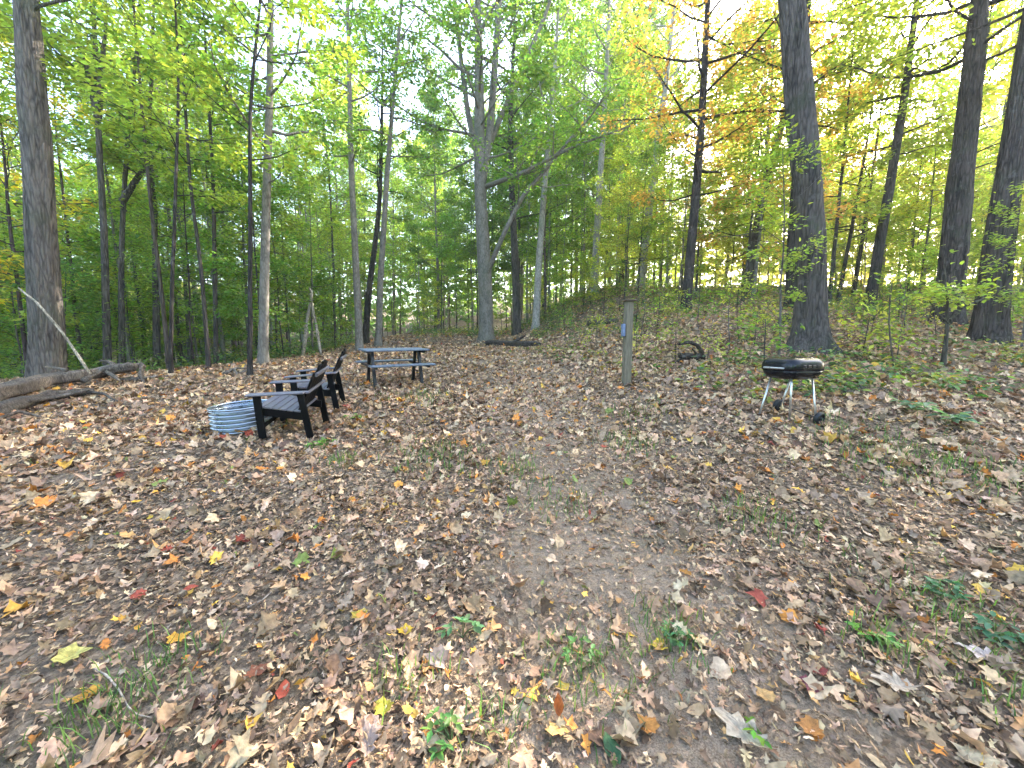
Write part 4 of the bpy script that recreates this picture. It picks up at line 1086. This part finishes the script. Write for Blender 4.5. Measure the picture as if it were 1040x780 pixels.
# ------------------------------------------------------------------ far wood
def far_wood():
    rng = np.random.default_rng(77); n = 60000
    th = rng.uniform(R(-68), R(68), n); r = rng.uniform(62, 95, n)
    x, y = r * np.sin(th), r * np.cos(th); z0 = terrain(x, y)
    hmax = 21 + 4 * np.sin(th * 9) + 3 * np.sin(th * 23 + 1) - 13 * smooth(R(-22), R(-34), th)
    u = rng.uniform(0, 1, n) ** .85
    z = z0 + u * hmax
    clump = np.sin(th * 60 + 2 * np.sin(z * .5)) * np.sin(z * .8 + 3 * np.sin(th * 31)) + .5 * np.sin(th * 131 + z)
    ok = rng.uniform(-.9, 1.2, n) < clump + .8 - .9 * u + .8 * (u < .3)
    gap = (th > R(8)) & (z - z0 < 4.5)                # the open edge of the wood beyond the hill
    ok &= ~gap
    x, y, z, th, u = x[ok], y[ok], z[ok], th[ok], u[ok]; n = len(x)
    P = np.stack([x, y, z], -1); A = rng.normal(0, 1, (n, 3)); A[:, 2] *= .5
    Nn = rng.normal(0, .8, (n, 3)); Nn[:, 2] += .6
    base = np.array([(.13, .21, .07)]) * np.ones((n, 1))
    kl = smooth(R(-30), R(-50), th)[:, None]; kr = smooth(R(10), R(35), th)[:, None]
    base = base * (1 - kl) + np.array([(.42, .39, .08)]) * kl  # left end: sunlit yellow put into the leaf colours
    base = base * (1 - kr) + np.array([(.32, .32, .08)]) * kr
    base = base * rng.uniform(.6, 1.4, (n, 1))
    # unseen foliage ring added behind the viewer to block low sky light
    k = 16000; t2 = rng.uniform(R(80), R(280), k); r2 = rng.uniform(24, 42, k); x2, y2 = r2 * np.sin(t2), r2 * np.cos(t2)
    z2 = terrain(x2, y2) + rng.uniform(0, 1, k) * (14 + 3 * np.sin(t2 * 8))
    P = np.concatenate([P, np.stack([x2, y2, z2], -1)]); A = np.concatenate([A, rng.normal(0, 1, (k, 3))]); Nn = np.concatenate([Nn, rng.normal(0, .8, (k, 3)) + [0, 0, .6]])
    base = np.concatenate([base, np.array([(.13, .21, .07)]) * rng.uniform(.6, 1.4, (k, 1))]); n += k
    me = leaf_mesh('far_wood', P, A, Nn, rng.uniform(.6, 1.5, n), LEAFATTR, base)
    tag(link('far_wood', me), 'distant mass of foliage closing the wood, with an unseen light-blocking ring added behind the viewer', 'woods', kind='stuff')
far_wood()

# ------------------------------------------------------------------ haze volume added to lift the far darks
HZ = mat('air')
hv = HZ[1].nodes.new('ShaderNodeVolumePrincipled'); hv.inputs['Color'].default_value = (.9, .93, .95, 1)
hv.inputs['Density'].default_value = .0011; hv.inputs['Anisotropy'].default_value = .35
HZ[1].links.new(hv.outputs[0], HZ[2].inputs['Volume'])
zmin = float(terrain(GX, GY).min()) - 1.0
b = Box(); b.box((0, 109, (zmin + 48) / 2), (540, 470, 48 - zmin), None, 0)
tag(b.build('haze', HZ[0]), 'thin pale haze added to lift the dark distance', 'haze', kind='stuff')

# ------------------------------------------------------------------ camera, light, world
cam = bpy.data.cameras.new('camera'); co = bpy.data.objects.new('camera', cam); C.objects.link(co)
co.location = (0, 0, CAMZ); co.rotation_euler = (R(90) - PITCH, 0, 0)
cam.sensor_width = 36; cam.lens = 36 * FPX / 1040; cam.clip_end = 1500; cam.clip_start = .05
scene.camera = co

EL, AZ = R(27), R(50)            # height of the sun and its bearing to the right of the view
sd = Vector((math.sin(AZ) * math.cos(EL), math.cos(AZ) * math.cos(EL), math.sin(EL)))
su = bpy.data.lights.new('sun', 'SUN'); su.energy = 3.0; su.angle = R(.5); su.color = (1, .93, .82)
so = bpy.data.objects.new('sun', su); C.objects.link(so); so.rotation_euler = sd.to_track_quat('Z', 'Y').to_euler(); so.location = (0, 0, 60)

w = bpy.data.worlds.new('World'); scene.world = w; w.use_nodes = True
nt = w.node_tree; nt.nodes.clear()
sky = nt.nodes.new('ShaderNodeTexSky'); sky.sky_type = 'NISHITA'; sky.sun_disc = False
sky.sun_elevation = EL; sky.sun_rotation = AZ; sky.air_density = 1.0; sky.dust_density = 3.0
bg = nt.nodes.new('ShaderNodeBackground'); bg.inputs['Strength'].default_value = .15
wo = nt.nodes.new('ShaderNodeOutputWorld')
nt.links.new(sky.outputs[0], bg.inputs[0]); nt.links.new(bg.outputs[0], wo.inputs[0])

vs = scene.view_settings; scene.display_settings.display_device = 'sRGB'
vs.view_transform = 'Standard'; vs.look = 'None'; vs.gamma = 1; vs.use_curve_mapping = False
vs.exposure = 3.42
scene.render.engine = 'CYCLES'
cy = scene.cycles
cy.use_denoising = True
cy.max_bounces = 9; cy.diffuse_bounces = 6; cy.glossy_bounces = 2; cy.transmission_bounces = 4; cy.transparent_max_bounces = 4
cy.sample_clamp_indirect = 8
cy.use_adaptive_sampling = True; cy.adaptive_threshold = .02
